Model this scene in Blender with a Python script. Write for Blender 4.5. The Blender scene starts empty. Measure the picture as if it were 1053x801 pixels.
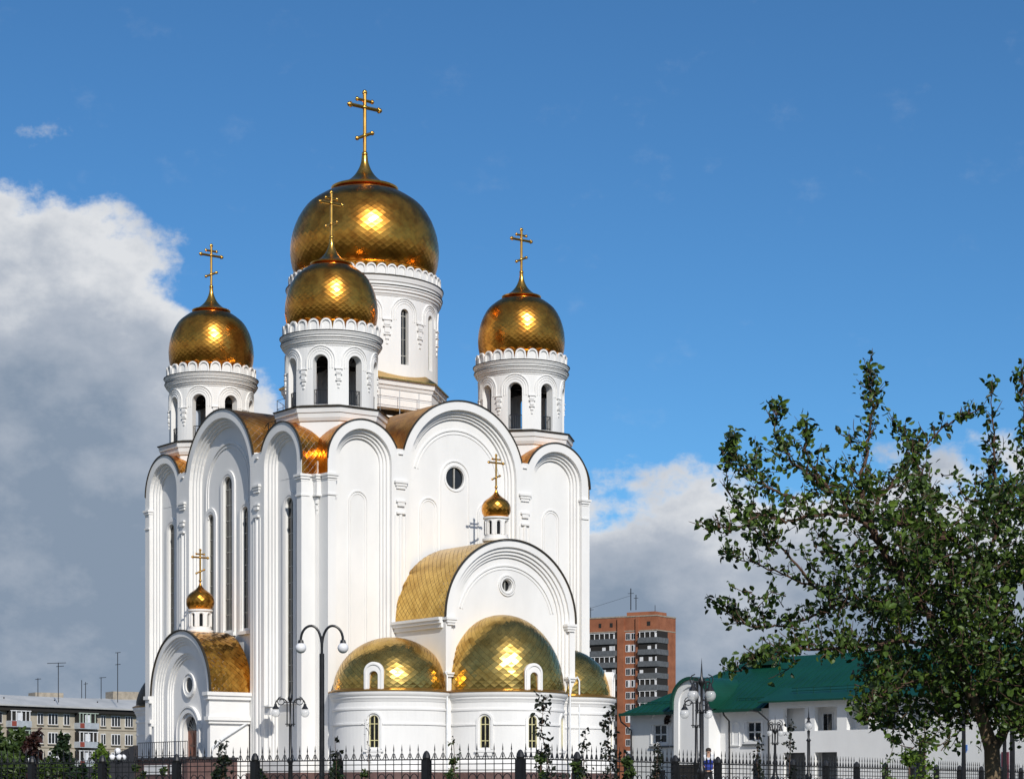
import bpy, math, random
from math import sin, cos, pi, radians, sqrt, atan2
from mathutils import Vector, Matrix, noise
import numpy as np
random.seed(7)
SC = bpy.context.scene
COL = SC.collection

# ------------------------------------------------------------------ camera, sky, sun, exposure
F_PX = 2150.0; EYE = 1.6
cam_d = bpy.data.cameras.new('camera'); cam = bpy.data.objects.new('camera', cam_d); COL.objects.link(cam)
cam_d.sensor_width = 36; cam_d.lens = F_PX / 1053 * 36
cam_d.shift_y = (812 - 400.5) / 1053
cam_d.clip_start = 0.5; cam_d.clip_end = 6000
cam.location = (0, 0, EYE); cam.rotation_euler = (radians(90), 0, 0)
SC.camera = cam

LD = Vector((-1.23, 3.93, -2.9)).normalized()          # direction the sunlight travels
SUN_EL = math.asin(-LD.z); SUN_AZ = atan2(-LD.x, -LD.y)
sd = bpy.data.lights.new('sun', 'SUN'); sd.energy = 3.6; sd.angle = radians(0.53); sd.color = (1.0, 0.955, 0.88)
sun = bpy.data.objects.new('sun', sd); COL.objects.link(sun)
sun.rotation_euler = LD.to_track_quat('-Z', 'Y').to_euler()

vs = SC.view_settings
vs.view_transform = 'Standard'; vs.look = 'None'; vs.gamma = 1; vs.use_curve_mapping = False; vs.exposure = 0.10

world = bpy.data.worlds.new('World'); SC.world = world; world.use_nodes = True
wt = world.node_tree; wt.nodes.clear()
def wn(t, **k):
    n = wt.nodes.new(t)
    for a, b in k.items(): setattr(n, a, b)
    return n
def wl(a, b): wt.links.new(a, b)
def wmath(op, a, b=None, c=None, clamp=False):
    n = wn('ShaderNodeMath', operation=op); n.use_clamp = clamp
    for i, v in enumerate((a, b, c)):
        if v is None: continue
        if isinstance(v, (int, float)): n.inputs[i].default_value = v
        else: wl(v, n.inputs[i])
    return n.outputs[0]
sky = wn('ShaderNodeTexSky', sky_type='NISHITA', sun_disc=False)
sky.sun_elevation = SUN_EL; sky.sun_rotation = SUN_AZ
sky.altitude = 1500; sky.air_density = 1.0; sky.dust_density = 0.25; sky.ozone_density = 4.0
bg = wn('ShaderNodeBackground'); bg.inputs[1].default_value = 0.085
tint = wn('ShaderNodeMixRGB', blend_type='MULTIPLY'); tint.inputs[0].default_value = 1; tint.inputs[2].default_value = (0.56, 0.97, 1.17, 1)
wl(sky.outputs[0], tint.inputs[1]); wl(tint.outputs[0], bg.inputs[0])
tc = wn('ShaderNodeTexCoord'); sep = wn('ShaderNodeSeparateXYZ'); wl(tc.outputs['Generated'], sep.inputs[0])
az = wmath('MULTIPLY', wmath('ARCTAN2', sep.outputs[0], sep.outputs[1]), 57.29578)
el = wmath('MULTIPLY', wmath('ARCSINE', sep.outputs[2]), 57.29578)
cmb = wn('ShaderNodeCombineXYZ'); wl(az, cmb.inputs[0]); wl(wmath('MULTIPLY', el, 1.35), cmb.inputs[1])
def fbm(scale, detail, rough, off):
    mp_ = wn('ShaderNodeMapping'); mp_.inputs['Location'].default_value = off
    wl(cmb.outputs[0], mp_.inputs['Vector'])
    n = wn('ShaderNodeTexNoise'); n.inputs['Scale'].default_value = scale
    n.inputs['Detail'].default_value = detail; n.inputs['Roughness'].default_value = rough
    wl(mp_.outputs[0], n.inputs['Vector']); return n.outputs[0]
def sstep(x, a, b):
    n = wn('ShaderNodeMapRange', interpolation_type='SMOOTHSTEP')
    wl(x, n.inputs[0]); n.inputs[1].default_value = a; n.inputs[2].default_value = b
    return n.outputs[0]
n1 = fbm(0.28, 12, 0.60, (3.1, 7.7, 0))
n2 = fbm(0.16, 6, 0.55, (11.0, 2.0, 0))
nw = fbm(0.5, 7, 0.6, (5.0, 31.0, 0))
# top edge of the cloud bank as a function of azimuth: high on the left, low on the right
edge_l = wmath('MULTIPLY', sstep(az, -3.0, -12.5), 7.9)
edge = wmath('ADD', edge_l, 8.7)
hgt = wmath('SUBTRACT', edge, el)                                  # degrees below the bank's top
dens = wmath('ADD', wmath('MULTIPLY', hgt, 0.42), wmath('MULTIPLY', wmath('SUBTRACT', n1, 0.5), 3.6))
m_bank = wmath('MULTIPLY', sstep(dens, 0.0, 0.5), sstep(hgt, -2.2, -1.0))
# broken thinner cloud in the rest of the sky
wisp = wmath('MULTIPLY', sstep(nw, 0.58, 0.80), 0.10)
behind = wmath('MULTIPLY', sstep(wmath('ABSOLUTE', az), 40.0, 70.0), wmath('MULTIPLY', sstep(n2, 0.5, 0.62), 0.8))
mask = wmath('MAXIMUM', wmath('MAXIMUM', m_bank, wisp), behind, clamp=True)
deep = wmath('ADD', sstep(hgt, 0.8, 8.0), wmath('MULTIPLY', wmath('SUBTRACT', n2, 0.5), 1.5))
deep = wmath('ADD', deep, wmath('MULTIPLY', wmath('SUBTRACT', n1, 0.5), 1.9))
deep = wmath('ADD', deep, wmath('MULTIPLY', sstep(az, -1.0, 3.0), wmath('MULTIPLY', sstep(hgt, .2, 3.5), .38)))
ramp = wn('ShaderNodeValToRGB'); wl(deep, ramp.inputs[0])
cr = ramp.color_ramp
cr.elements[0].position = 0.0; cr.elements[0].color = (0.76, 0.78, 0.81, 1)
cr.elements[1].position = 1.0; cr.elements[1].color = (0.25, 0.32, 0.42, 1)
e = cr.elements.new(0.42); e.color = (0.45, 0.50, 0.58, 1)
cb = wn('ShaderNodeBackground'); wl(ramp.outputs[0], cb.inputs[0]); cb.inputs[1].default_value = 0.9
mx = wn('ShaderNodeMixShader'); wl(mask, mx.inputs[0]); wl(bg.outputs[0], mx.inputs[1]); wl(cb.outputs[0], mx.inputs[2])
wo = wn('ShaderNodeOutputWorld'); wl(mx.outputs[0], wo.inputs[0])

# ------------------------------------------------------------------ materials
def new_mat(name):
    m = bpy.data.materials.new(name); m.use_nodes = True
    return m, m.node_tree, m.node_tree.nodes['Principled BSDF']
def mat(name, c, rough=0.7, metal=0.0, var=0.12, scale=1.5, bump=0.0, bscale=20.0, spec=0.5, c2=None, detail=6, stretch=None):
    m, t, p = new_mat(name)
    p.inputs['Roughness'].default_value = rough; p.inputs['Metallic'].default_value = metal
    p.inputs['Specular IOR Level'].default_value = spec
    co = t.nodes.new('ShaderNodeTexCoord')
    src = co.outputs['Object']
    if stretch:
        mpn = t.nodes.new('ShaderNodeMapping'); mpn.inputs['Scale'].default_value = stretch
        t.links.new(src, mpn.inputs[0]); src = mpn.outputs[0]
    n = t.nodes.new('ShaderNodeTexNoise'); n.inputs['Scale'].default_value = scale; n.inputs['Detail'].default_value = detail
    n.inputs['Roughness'].default_value = 0.6
    t.links.new(src, n.inputs['Vector'])
    r = t.nodes.new('ShaderNodeValToRGB')
    if c2 is None: c2 = tuple(x * (1 - 2 * var) for x in c)
    r.color_ramp.elements[0].position = 0.3; r.color_ramp.elements[0].color = (*c2, 1)
    r.color_ramp.elements[1].position = 0.62; r.color_ramp.elements[1].color = (*c, 1)
    t.links.new(n.outputs[0], r.inputs[0]); t.links.new(r.outputs[0], p.inputs['Base Color'])
    if bump:
        b = t.nodes.new('ShaderNodeBump'); b.inputs['Strength'].default_value = bump; b.inputs['Distance'].default_value = 0.02
        n2_ = t.nodes.new('ShaderNodeTexNoise'); n2_.inputs['Scale'].default_value = bscale; n2_.inputs['Detail'].default_value = 4
        t.links.new(src, n2_.inputs['Vector']); t.links.new(n2_.outputs[0], b.inputs['Height'])
        t.links.new(b.outputs[0], p.inputs['Normal'])
    return m
M = {}
M['white'] = mat('white_plaster', (0.82, 0.81, 0.79), 0.75, var=0.05, scale=0.45, bump=0.15, bscale=6, spec=0.25, stretch=(1, 1, .35))
M['white2'] = mat('white_render', (0.84, 0.84, 0.83), 0.8, var=0.04, scale=0.6, bump=0.15, bscale=9, spec=0.2, stretch=(1, 1, .4))
M['gold'] = mat('gilded_tiles', (0.76, 0.345, 0.055), 0.25, 1.0, c2=(0.42, 0.155, 0.024), scale=1.3, detail=5)
M['porch_gold'] = mat('crumpled_gilded_sheet', (0.80, 0.44, 0.09), 0.20, 1.0, c2=(0.42, 0.19, 0.03), scale=2.2, detail=8, bump=0.9, bscale=3.0)
M['lining'] = mat('dark_brown_lining', (0.10, 0.055, 0.02), 0.5, 0.7)
M['gold_smooth'] = mat('gilded_sheet', (0.78, 0.43, 0.10), 0.26, 1.0, c2=(0.6, 0.30, 0.05), scale=2.5)
M['gold_pale'] = mat('titanium_nitride_tiles', (0.72, 0.47, 0.13), 0.26, 1.0, c2=(0.46, 0.27, 0.06), scale=1.1, detail=5)
M['copper'] = mat('dull_gilded_roof', (0.62, 0.34, 0.09), 0.42, 1.0, c2=(0.30, 0.13, 0.035), scale=0.9, detail=7)
M['edge'] = mat('dark_metal_and_dome_shade', (0.06, 0.05, 0.035), 0.5, 0.6)
M['goldedge'] = mat('brown_gold_edge', (0.35, 0.20, 0.06), 0.4, 0.8)
M['granite'] = mat('red_brown_granite', (0.145, 0.080, 0.070), 0.6, var=0.2, scale=3, bump=0.2)
M['dkgranite'] = mat('dark_granite', (0.045, 0.040, 0.042), 0.45, var=0.25, scale=2)
M['glass'] = mat('dark_window_glass', (0.016, 0.018, 0.020), 0.1, var=0.3, scale=0.8, spec=0.45)
M['frame'] = mat('pale_window_frame', (0.42, 0.41, 0.37), 0.6)
M['creamframe'] = mat('cream_window_frame', (0.72, 0.66, 0.36), 0.6)
M['whiteframe'] = mat('white_window_frame', (0.8, 0.8, 0.8), 0.5)
M['iron'] = mat('black_painted_iron', (0.018, 0.018, 0.02), 0.38, 0.0, var=0.3, scale=5)
M['dark'] = mat('dark_interior_and_shade', (0.02, 0.018, 0.016), 0.9)
M['bronze'] = mat('bronze_bell', (0.35, 0.22, 0.10), 0.35, 0.9)
M['door'] = mat('varnished_brown_door', (0.30, 0.075, 0.025), 0.4, c2=(0.14, 0.035, 0.012), scale=3, stretch=(1, 1, .3))
M['pipe'] = mat('white_pipe', (0.70, 0.72, 0.74), 0.45)
M['green'] = mat('green_roof_metal', (0.004, 0.060, 0.036), 0.42, 0.0, var=0.12, scale=0.6, spec=0.5)
M['beige'] = mat('beige_panel', (0.47, 0.42, 0.33), 0.85, c2=(0.34, 0.30, 0.24), scale=0.5)
M['beigejoint'] = mat('panel_joint', (0.30, 0.25, 0.18), 0.9)
M['slate'] = mat('grey_sheet_roof', (0.50, 0.50, 0.49), 0.6, c2=(0.36, 0.37, 0.37), scale=0.25)
M['concrete'] = mat('weathered_concrete', (0.38, 0.33, 0.26), 0.9, var=0.2)
M['brick'] = mat('orange_brick', (0.34, 0.125, 0.060), 0.85, c2=(0.23, 0.078, 0.036), scale=0.45, detail=10)
M['greybal'] = mat('grey_balcony_panel', (0.13, 0.14, 0.15), 0.8, var=0.2)
M['bark'] = mat('apple_bark', (0.20, 0.145, 0.085), 0.9, c2=(0.075, 0.05, 0.03), scale=9, bump=0.8, bscale=25, stretch=(1, 1, .4))
M['twig'] = mat('brown_twig', (0.10, 0.055, 0.035), 0.85, scale=9)
M['skin'] = mat('skin', (0.55, 0.33, 0.23), 0.6, var=0.05)
M['blue'] = mat('blue_cloth', (0.03, 0.06, 0.36), 0.8, scale=8)
M['whitecloth'] = mat('white_cloth', (0.7, 0.72, 0.76), 0.85, scale=8)
M['darkcloth'] = mat('dark_cloth', (0.03, 0.03, 0.035), 0.9)
M['hair'] = mat('dark_hair', (0.03, 0.02, 0.015), 0.7)
M['sign'] = mat('blue_sign', (0.08, 0.2, 0.55), 0.5)
M['maroon'] = mat('maroon_paint', (0.16, 0.03, 0.05), 0.6)
M['grass'] = mat('grass_ground', (0.035, 0.045, 0.015), 0.95, c2=(0.018, 0.025, 0.008), scale=0.08, detail=9)
M['red'] = mat('rust_red_panel', (0.28, 0.06, 0.04), 0.8)
M['bluegrey'] = mat('pale_blue_panel', (0.44, 0.48, 0.52), 0.8)
M['palegreen'] = mat('pale_green_panel', (0.42, 0.50, 0.42), 0.8)

def globe_mat():
    m, t, p = new_mat('opal_globe')
    p.inputs['Base Color'].default_value = (0.82, 0.82, 0.84, 1); p.inputs['Roughness'].default_value = 0.18
    return m
M['globe'] = globe_mat()
def glassglobe():
    m, t, p = new_mat('clear_glass_globe')
    p.inputs['Base Color'].default_value = (0.9, 0.9, 0.9, 1); p.inputs['Roughness'].default_value = 0.12
    p.inputs['Alpha'].default_value = 0.42; p.inputs['Specular IOR Level'].default_value = 0.9
    return m
M['clear'] = glassglobe()
def leaf_mat(name, c, c2, trans=0.25, rough=0.45):
    m, t, p = new_mat(name)
    g = t.nodes.new('ShaderNodeNewGeometry')
    r = t.nodes.new('ShaderNodeValToRGB')
    r.color_ramp.elements[0].color = (*c2, 1); r.color_ramp.elements[1].color = (*c, 1)
    t.links.new(g.outputs['Random Per Island'], r.inputs[0])
    t.links.new(r.outputs[0], p.inputs['Base Color'])
    p.inputs['Roughness'].default_value = rough; p.inputs['Specular IOR Level'].default_value = 0.35
    tr = t.nodes.new('ShaderNodeBsdfTranslucent'); t.links.new(r.outputs[0], tr.inputs[0])
    mxn = t.nodes.new('ShaderNodeMixShader'); mxn.inputs[0].default_value = trans
    out = t.nodes['Material Output']
    t.links.new(p.outputs[0], mxn.inputs[1]); t.links.new(tr.outputs[0], mxn.inputs[2]); t.links.new(mxn.outputs[0], out.inputs[0])
    return m
M['leaf'] = leaf_mat('apple_leaf', (0.085, 0.145, 0.022), (0.009, 0.022, 0.006), 0.2)
M['leafy'] = leaf_mat('young_leaf', (0.16, 0.25, 0.03), (0.06, 0.11, 0.016), 0.35)
M['bush'] = leaf_mat('bush_leaf', (0.075, 0.12, 0.025), (0.025, 0.045, 0.012), 0.2)
M['bushd'] = leaf_mat('dark_bush_leaf', (0.022, 0.045, 0.012), (0.010, 0.020, 0.007), 0.1)
M['redleaf'] = leaf_mat('red_brown_leaf', (0.05, 0.018, 0.014), (0.018, 0.008, 0.007), 0.15)
M['darkleaf'] = leaf_mat('dark_sapling_leaf', (0.020, 0.026, 0.014), (0.008, 0.010, 0.007), 0.06)

# ------------------------------------------------------------------ helpers
def tag(o, label=None, cat=None, group=None, kind=None):
    if label: o['label'] = label
    if cat: o['category'] = cat
    if group: o['group'] = group
    if kind: o['kind'] = kind
    return o
def empty(name, loc=(0, 0, 0), rz=0.0):
    o = bpy.data.objects.new(name, None); COL.objects.link(o); o.location = loc; o.rotation_euler = (0, 0, rz)
    o.empty_display_size = 0.3
    return o
class MB:
    def __init__(s): s.v = []; s.f = []
    def add(s, vs_, fs):
        b = len(s.v); s.v.extend(vs_); s.f.extend([tuple(i + b for i in f) for f in fs])
    def hexa(s, p):      # 8 points: 0-3 bottom ring, 4-7 top ring
        s.add(p, [(0, 3, 2, 1), (4, 5, 6, 7), (0, 1, 5, 4), (1, 2, 6, 5), (2, 3, 7, 6), (3, 0, 4, 7)])
    def box(s, x0, x1, y0, y1, z0, z1, mp=None):
        mp = mp or (lambda a, b, c: (a, b, c))
        s.hexa([mp(x0, y0, z0), mp(x1, y0, z0), mp(x1, y1, z0), mp(x0, y1, z0), mp(x0, y0, z1), mp(x1, y0, z1), mp(x1, y1, z1), mp(x0, y1, z1)])
    def tube(s, pts, rads, n=8, cap=True):
        pts = [Vector(p) for p in pts]
        if isinstance(rads, (int, float)): rads = [rads] * len(pts)
        base = len(s.v); up = None
        for i, p in enumerate(pts):
            d = (pts[min(i + 1, len(pts) - 1)] - pts[max(i - 1, 0)]).normalized()
            if up is None:
                up = Vector((0, 0, 1)) if abs(d.z) < 0.9 else Vector((1, 0, 0))
            a = d.cross(up)
            if a.length < 1e-4: a = d.cross(Vector((0, 1, 0)))
            a.normalize(); b = d.cross(a).normalized(); up = b.cross(d) * 1.0
            up = a.cross(d)
            for k in range(n):
                t = 2 * pi * k / n
                s.v.append(tuple(p + (a * cos(t) + b * sin(t)) * rads[i]))
        for i in range(len(pts) - 1):
            for k in range(n):
                q = base + i * n
                s.f.append((q + k, q + (k + 1) % n, q + n + (k + 1) % n, q + n + k))
        if cap:
            s.f.append(tuple(base + k for k in range(n))); s.f.append(tuple(base + (len(pts) - 1) * n + k for k in range(n - 1, -1, -1)))
    def lathe(s, c, prof, n=32, a0=0.0, a1=2 * pi):
        full = abs(a1 - a0 - 2 * pi) < 1e-6
        m = n if full else n + 1
        base = len(s.v)
        for (r, z) in prof:
            for k in range(m):
                t = a0 + (a1 - a0) * k / n
                s.v.append((c[0] + r * sin(t), c[1] - r * cos(t), c[2] + z))
        for i in range(len(prof) - 1):
            for k in range(n):
                k2 = (k + 1) % m
                q = base + i * m
                s.f.append((q + k, q + k2, q + m + k2, q + m + k))
    def sphere(s, c, r, n=12, squash=1.0):
        prof = [(r * sin(pi * i / n) + 1e-4, -r * squash * cos(pi * i / n)) for i in range(n + 1)]
        s.lathe(c, prof, n=max(8, n))
    def build(s, name, m, parent=None, smooth=False, recalc=True, merge=False):
        me = bpy.data.meshes.new(name); me.from_pydata([tuple(v) for v in s.v], [], s.f)
        if recalc or merge:
            import bmesh
            bm = bmesh.new(); bm.from_mesh(me)
            if merge: bmesh.ops.remove_doubles(bm, verts=bm.verts, dist=0.0005)
            if recalc: bmesh.ops.recalc_face_normals(bm, faces=bm.faces)
            bm.to_mesh(me); bm.free()
        me.materials.append(m)
        if smooth:
            me.polygons.foreach_set('use_smooth', [True] * len(me.polygons))
            try: me.set_sharp_from_angle(angle=radians(38))
            except Exception: pass
        me.update()
        o = bpy.data.objects.new(name, me); COL.objects.link(o)
        if parent: o.parent = parent
        return o

# 2-D plates (s along the wall, t outwards, z up) with any arched or round openings
class Op:
    def __init__(s, a, b, lo, hi): s.a, s.b, s.lo, s.hi = a, b, lo, hi
def arch(c, hw, zlo, zs):
    return Op(c - hw, c + hw, lambda x: zlo, lambda x: zs + sqrt(max(0, hw * hw - (x - c) ** 2)))
def circ(c, r, z):
    return Op(c - r, c + r, lambda x: z - sqrt(max(0, r * r - (x - c) ** 2)), lambda x: z + sqrt(max(0, r * r - (x - c) ** 2)))
def rect(a, b, z0, z1): return Op(a, b, lambda x: z0, lambda x: z1)
def plate(mb, mp, s0, s1, zlo, top, ops, t0, t1, ds=1.0, breaks=(), ends=True):
    xs = set([s0, s1])
    n = max(1, int(math.ceil((s1 - s0) / ds)))
    for i in range(n + 1): xs.add(s0 + (s1 - s0) * i / n)
    for b in breaks: xs.add(b)
    for o in ops:
        k = 22
        for i in range(k + 1):
            xs.add((o.a + o.b) / 2 - (o.b - o.a) / 2 * cos(pi * i / k))
    xs = sorted(x for x in xs if s0 - 1e-7 <= x <= s1 + 1e-7)
    ys = [xs[0]]
    for x in xs:
        if x - ys[-1] > 1e-4: ys.append(x)
    lo = zlo if callable(zlo) else (lambda x: zlo)
    tp = top if callable(top) else (lambda x: top)
    for xa, xb in zip(ys, ys[1:]):
        m = (xa + xb) / 2
        act = sorted([o for o in ops if o.a < m < o.b], key=lambda o: o.lo(m))
        bounds = [lo]; 
        for o in act: bounds += [o.lo, o.hi]
        bounds.append(tp)
        e = 1e-5
        for i in range(0, len(bounds), 2):
            f, g = bounds[i], bounds[i + 1]
            za0, za1, zb0, zb1 = f(xa + e), g(xa + e), f(xb - e), g(xb - e)
            if g(m) - f(m) < 1e-4: continue
            za1 = max(za0, za1); zb1 = max(zb0, zb1)
            P = [mp(xa, t1, za0), mp(xb, t1, zb0), mp(xb, t1, zb1), mp(xa, t1, za1), mp(xa, t0, za0), mp(xb, t0, zb0), mp(xb, t0, zb1), mp(xa, t0, za1)]
            mb.add(P, [(0, 1, 2, 3), (7, 6, 5, 4), (3, 2, 6, 7), (1, 0, 4, 5)])
    def side(x, z0, z1):
        if z1 - z0 > 1e-3: mb.add([mp(x, t0, z0), mp(x, t1, z0), mp(x, t1, z1), mp(x, t0, z1)], [(0, 1, 2, 3)])
    for o in ops:
        for x, sg in ((o.a, 1), (o.b, -1)): side(x, o.lo(x + sg * 1e-5), o.hi(x + sg * 1e-5))
    if ends:
        side(s0, lo(s0 + 1e-5), tp(s0 + 1e-5)); side(s1, lo(s1 - 1e-5), tp(s1 - 1e-5))
def band(mb, mp, path, w, t0, t1, closed=False):
    n = len(path); rows = []
    for i, (s, z) in enumerate(path):
        if closed: a, b = path[(i - 1) % n], path[(i + 1) % n]
        else: a, b = path[max(i - 1, 0)], path[min(i + 1, n - 1)]
        dx, dz = b[0] - a[0], b[1] - a[1]; L = math.hypot(dx, dz) or 1
        nx, nz = -dz / L * w / 2, dx / L * w / 2
        rows.append([mp(s + nx, t0, z + nz), mp(s + nx, t1, z + nz), mp(s - nx, t1, z - nz), mp(s - nx, t0, z - nz)])
    base = len(mb.v)
    for r in rows: mb.v.extend(r)
    m = n if closed else n - 1
    for i in range(m):
        j = (i + 1) % n
        for k in range(4):
            k2 = (k + 1) % 4
            mb.f.append((base + 4 * i + k, base + 4 * i + k2, base + 4 * j + k2, base + 4 * j + k))
    if not closed:
        mb.f.append(tuple(base + k for k in range(4))); mb.f.append(tuple(base + 4 * (n - 1) + k for k in range(4)))
def arcpath(c, r, zc, zleg=None, n=24, a0=0.0, a1=pi):
    p = [(c - r * cos(a0 + (a1 - a0) * i / n), zc + r * sin(a0 + (a1 - a0) * i / n)) for i in range(n + 1)]
    if zleg is not None: p = [(c - r, zleg)] + p + [(c + r, zleg)]
    return p
def cylmap(cx, cy, R):
    return lambda s, t, z: (cx + (R + t) * sin(s / R), cy - (R + t) * cos(s / R), z)

def tiles(mb, P, na, nb, jit=0.02, lift=0.006, wrap=False, rnd=None, shrink=.985):
    """shingled diamond tiles over the surface P(a,b), a,b in 0..1; each tile its own slightly tilted plate"""
    rnd = rnd or random
    def pt(i, j):
        a = (i % na) / na if wrap else min(max(i / na, 0), 1)
        return Vector(P(a, min(max(j / nb, 0), 1)))
    for j in range(0, nb + 1):
        for i in range(0, na + (0 if wrap else 1)):
            if (i + j) % 2 == 0: continue
            c = [(i - 1, j), (i, j - 1), (i + 1, j), (i, j + 1)]
            pts = []
            for (x, y) in c:
                if not wrap: x = min(max(x, 0), na)
                y = min(max(y, 0), nb)
                pts.append(pt(x, y))
            n = (pts[2] - pts[0]).cross(pts[3] - pts[1])
            if n.length < 1e-9: continue
            n.normalize()
            ux = rnd.uniform(-jit, jit); uy = rnd.uniform(-jit, jit)
            L = (pts[2] - pts[0]).length / 2; H = (pts[3] - pts[1]).length / 2
            off = [-ux * L, -uy * H - lift, ux * L, uy * H + lift]
            q = []; ctr = (pts[0] + pts[1] + pts[2] + pts[3]) / 4
            for p, o in zip(pts, off):
                p2 = ctr + (p - ctr) * shrink + n * (o + 0.004)
                if not q or min((p2 - z).length for z in q) > 1e-3: q.append(p2)
            if len(q) >= 3: mb.add([tuple(x) for x in q], [tuple(range(len(q)))])

def interp(prof, t):
    L = [0]
    for a, b in zip(prof, prof[1:]): L.append(L[-1] + math.hypot(b[0] - a[0], b[1] - a[1]))
    x = t * L[-1]
    for i in range(len(prof) - 1):
        if x <= L[i + 1] + 1e-9:
            k = (x - L[i]) / max(1e-9, L[i + 1] - L[i])
            return (prof[i][0] + (prof[i + 1][0] - prof[i][0]) * k, prof[i][1] + (prof[i + 1][1] - prof[i][1]) * k)
    return prof[-1]
def smooth_prof(p, n=6):
    out = []
    for i in range(len(p) - 1):
        p0 = p[max(i - 1, 0)]; p1 = p[i]; p2 = p[i + 1]; p3 = p[min(i + 2, len(p) - 1)]
        for k in range(n):
            t = k / n
            out.append(tuple(0.5 * ((2 * p1[q]) + (-p0[q] + p2[q]) * t + (2 * p0[q] - 5 * p1[q] + 4 * p2[q] - p3[q]) * t * t + (-p0[q] + 3 * p1[q] - 3 * p2[q] + p3[q]) * t ** 3) for q in range(2)))
    out.append(p[-1]); return out

def ground_z(x, y):
    k = min(max((y - 46) / 40, 0), 1); return 2.0 * k * k * (3 - 2 * k)
def PX(x, y, Z):     # measured picture point at depth Z -> world metres
    return Vector(((x - 526.5) / F_PX * Z, Z, EYE + (812 - y) / F_PX * Z))

# ------------------------------------------------------------------ ground
gm = MB(); ysn = [-400, -120, -30, 0, 20, 40, 46] + [46 + 2.5 * i for i in range(1, 17)] + [100, 180, 400, 900, 2500, 4500]
xsn = [-3500, -1200, -400, -150, -60, -20, 0, 20, 60, 150, 400, 1200, 3500]
for yy in ysn:
    for xx in xsn: gm.v.append((xx, yy, ground_z(xx, yy)))
for j in range(len(ysn) - 1):
    for i in range(len(xsn) - 1):
        q = j * len(xsn) + i; gm.f.append((q, q + 1, q + 1 + len(xsn), q + len(xsn)))
tag(gm.build('ground', M['grass'], smooth=True), kind='structure')
pv = MB(); pv.box(-45, 26, 116, 165, 1.5, 2.008)  # unseen paving, added and sized to brighten the bottoms of the domes
tag(pv.build('paving_reflector', mat('pale_reflector_paving', (0.34, 0.32, 0.29), 0.9, scale=.5)), kind='structure')
rd = MB(); rd.box(-60, 60, 2, 14, -0.1, 0.005)
tag(rd.build('path', mat('asphalt', (0.06, 0.06, 0.062), 0.9, scale=2)), kind='structure')

# ================================================================== THE CATHEDRAL
# local axes: u along the sunlit front, v along the left side, origin at the near corner
ROT = radians(36.2)
ch = empty('cathedral', (-12.43, 130, 0), ROT)
tag(ch, 'tall white Orthodox cathedral with five gilded onion domes and arched gold roofs', 'cathedral')
W, L = 23.0, 24.3
mpR = lambda s, t, z: (s, -t, z)
mpL = lambda s, t, z: (-t, s, z)
mpR2 = lambda s, t, z: (s, L + t, z)
mpL2 = lambda s, t, z: (W + t, s, z)
ZB = 2.0            # ground level at the church
SR, MRr = 2.65, 4.84
ZS, ZM = 22.35, 22.15      # arch centres (above ground)
ZV = 23.42                 # valley between the arches
def facade(mp, cs, s0, s1, full, windows):
    c1, c2, c3 = cs
    def outline(dr):
        def top(x):
            z = 0
            for c, R, zc in ((c1, SR, ZS), (c2, MRr, ZM), (c3, SR, ZS)):
                d = abs(x - c)
                if d < R - dr: z = max(z, zc + sqrt((R - dr) ** 2 - d * d))
            if c1 < x < c3: z = max(z, ZV)
            return max(z, ZS)
        return top
    top = outline(0)
    brk = []
    for c, R in ((c1, SR), (c2, MRr), (c3, SR)):
        for i in range(41): brk.append(c - R * cos(pi * i / 40))
    brk = [b for b in brk if s0 < b < s1]
    wall = MB()
    steps = [(0.56, 0.0, -0.26), (0.76, -0.26, -0.42), (0.92, -0.42, -0.56), (1.08, -0.56, -0.72)]
    if not full: steps = steps[:1]
    for dr, t1, t0 in steps:
        ops = [arch(c, R - dr, ZB - .2, zc) for c, R, zc in ((c1, SR, ZS), (c2, MRr, ZM), (c3, SR, ZS))]
        plate(wall, mp, s0, s1, ZB - .3, top, ops, t0, t1, 2.0, brk)
    tb = steps[-1][2]
    if full:
        plate(wall, mp, s0, s1, ZB - .3, lambda x: top(x), windows, tb - 0.45, tb, 2.0, brk)
    else:
        plate(wall, mp, s0, s1, ZB - .3, top, [], tb - .3, tb, 2.0, brk)
    o = wall.build('facade_wall', M['white'], ch)
    # dark metal coping that caps the arched outline
    cp = MB()
    for c, R, zc in ((c1, SR, ZS), (c2, MRr, ZM), (c3, SR, ZS)):
        a0 = 0.0; a1 = pi
        def clipz(): return [(s, z) for (s, z) in arcpath(c, R + .035, zc, None, 60) if not (c1 < s < c3 and z < ZV - .05 and (abs(s - c1) > R or c == c2 or s > c))]
        pth = [(s, z) for (s, z) in arcpath(c, R + .035, zc, None, 60)]
        if c == c2: pth = [q for q in pth if q[1] > ZV - .02]
        if c == c1: pth = [q for q in pth if q[0] < c or q[1] > ZV - .02]
        if c == c3: pth = [q for q in pth if q[0] > c or q[1] > ZV - .02]
        band(cp, mp, pth, .07, -.05, .07)
    cp.build('coping', M['edge'], ch)
    return o
cR = (3.8, 11.5, 19.2); cL = (3.95, 12.15, 20.35)
winL = [arch(12.15, .60, 12.3, 22.0), arch(9.75, .43, 12.3, 19.9), arch(14.55, .43, 12.3, 19.9), arch(3.95, .47, 7.5, 19.8), arch(20.35, .45, 12.3, 19.8)]
winR = [circ(11.3, .72, 22.05)]
facade(mpR, cR, 1.15, 21.88, True, winR)
facade(mpL, cL, 1.3, 23.1, True, winL)
facade(mpR2, cR, 1.15, 21.88, False, [])
facade(mpL2, cL, 1.3, 23.1, False, [])
core = MB(); core.box(1.12, W - 1.12, 1.12, L - 1.12, ZB - .3, 22.3); core.build('inner_wall', M['white'], ch)

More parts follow.
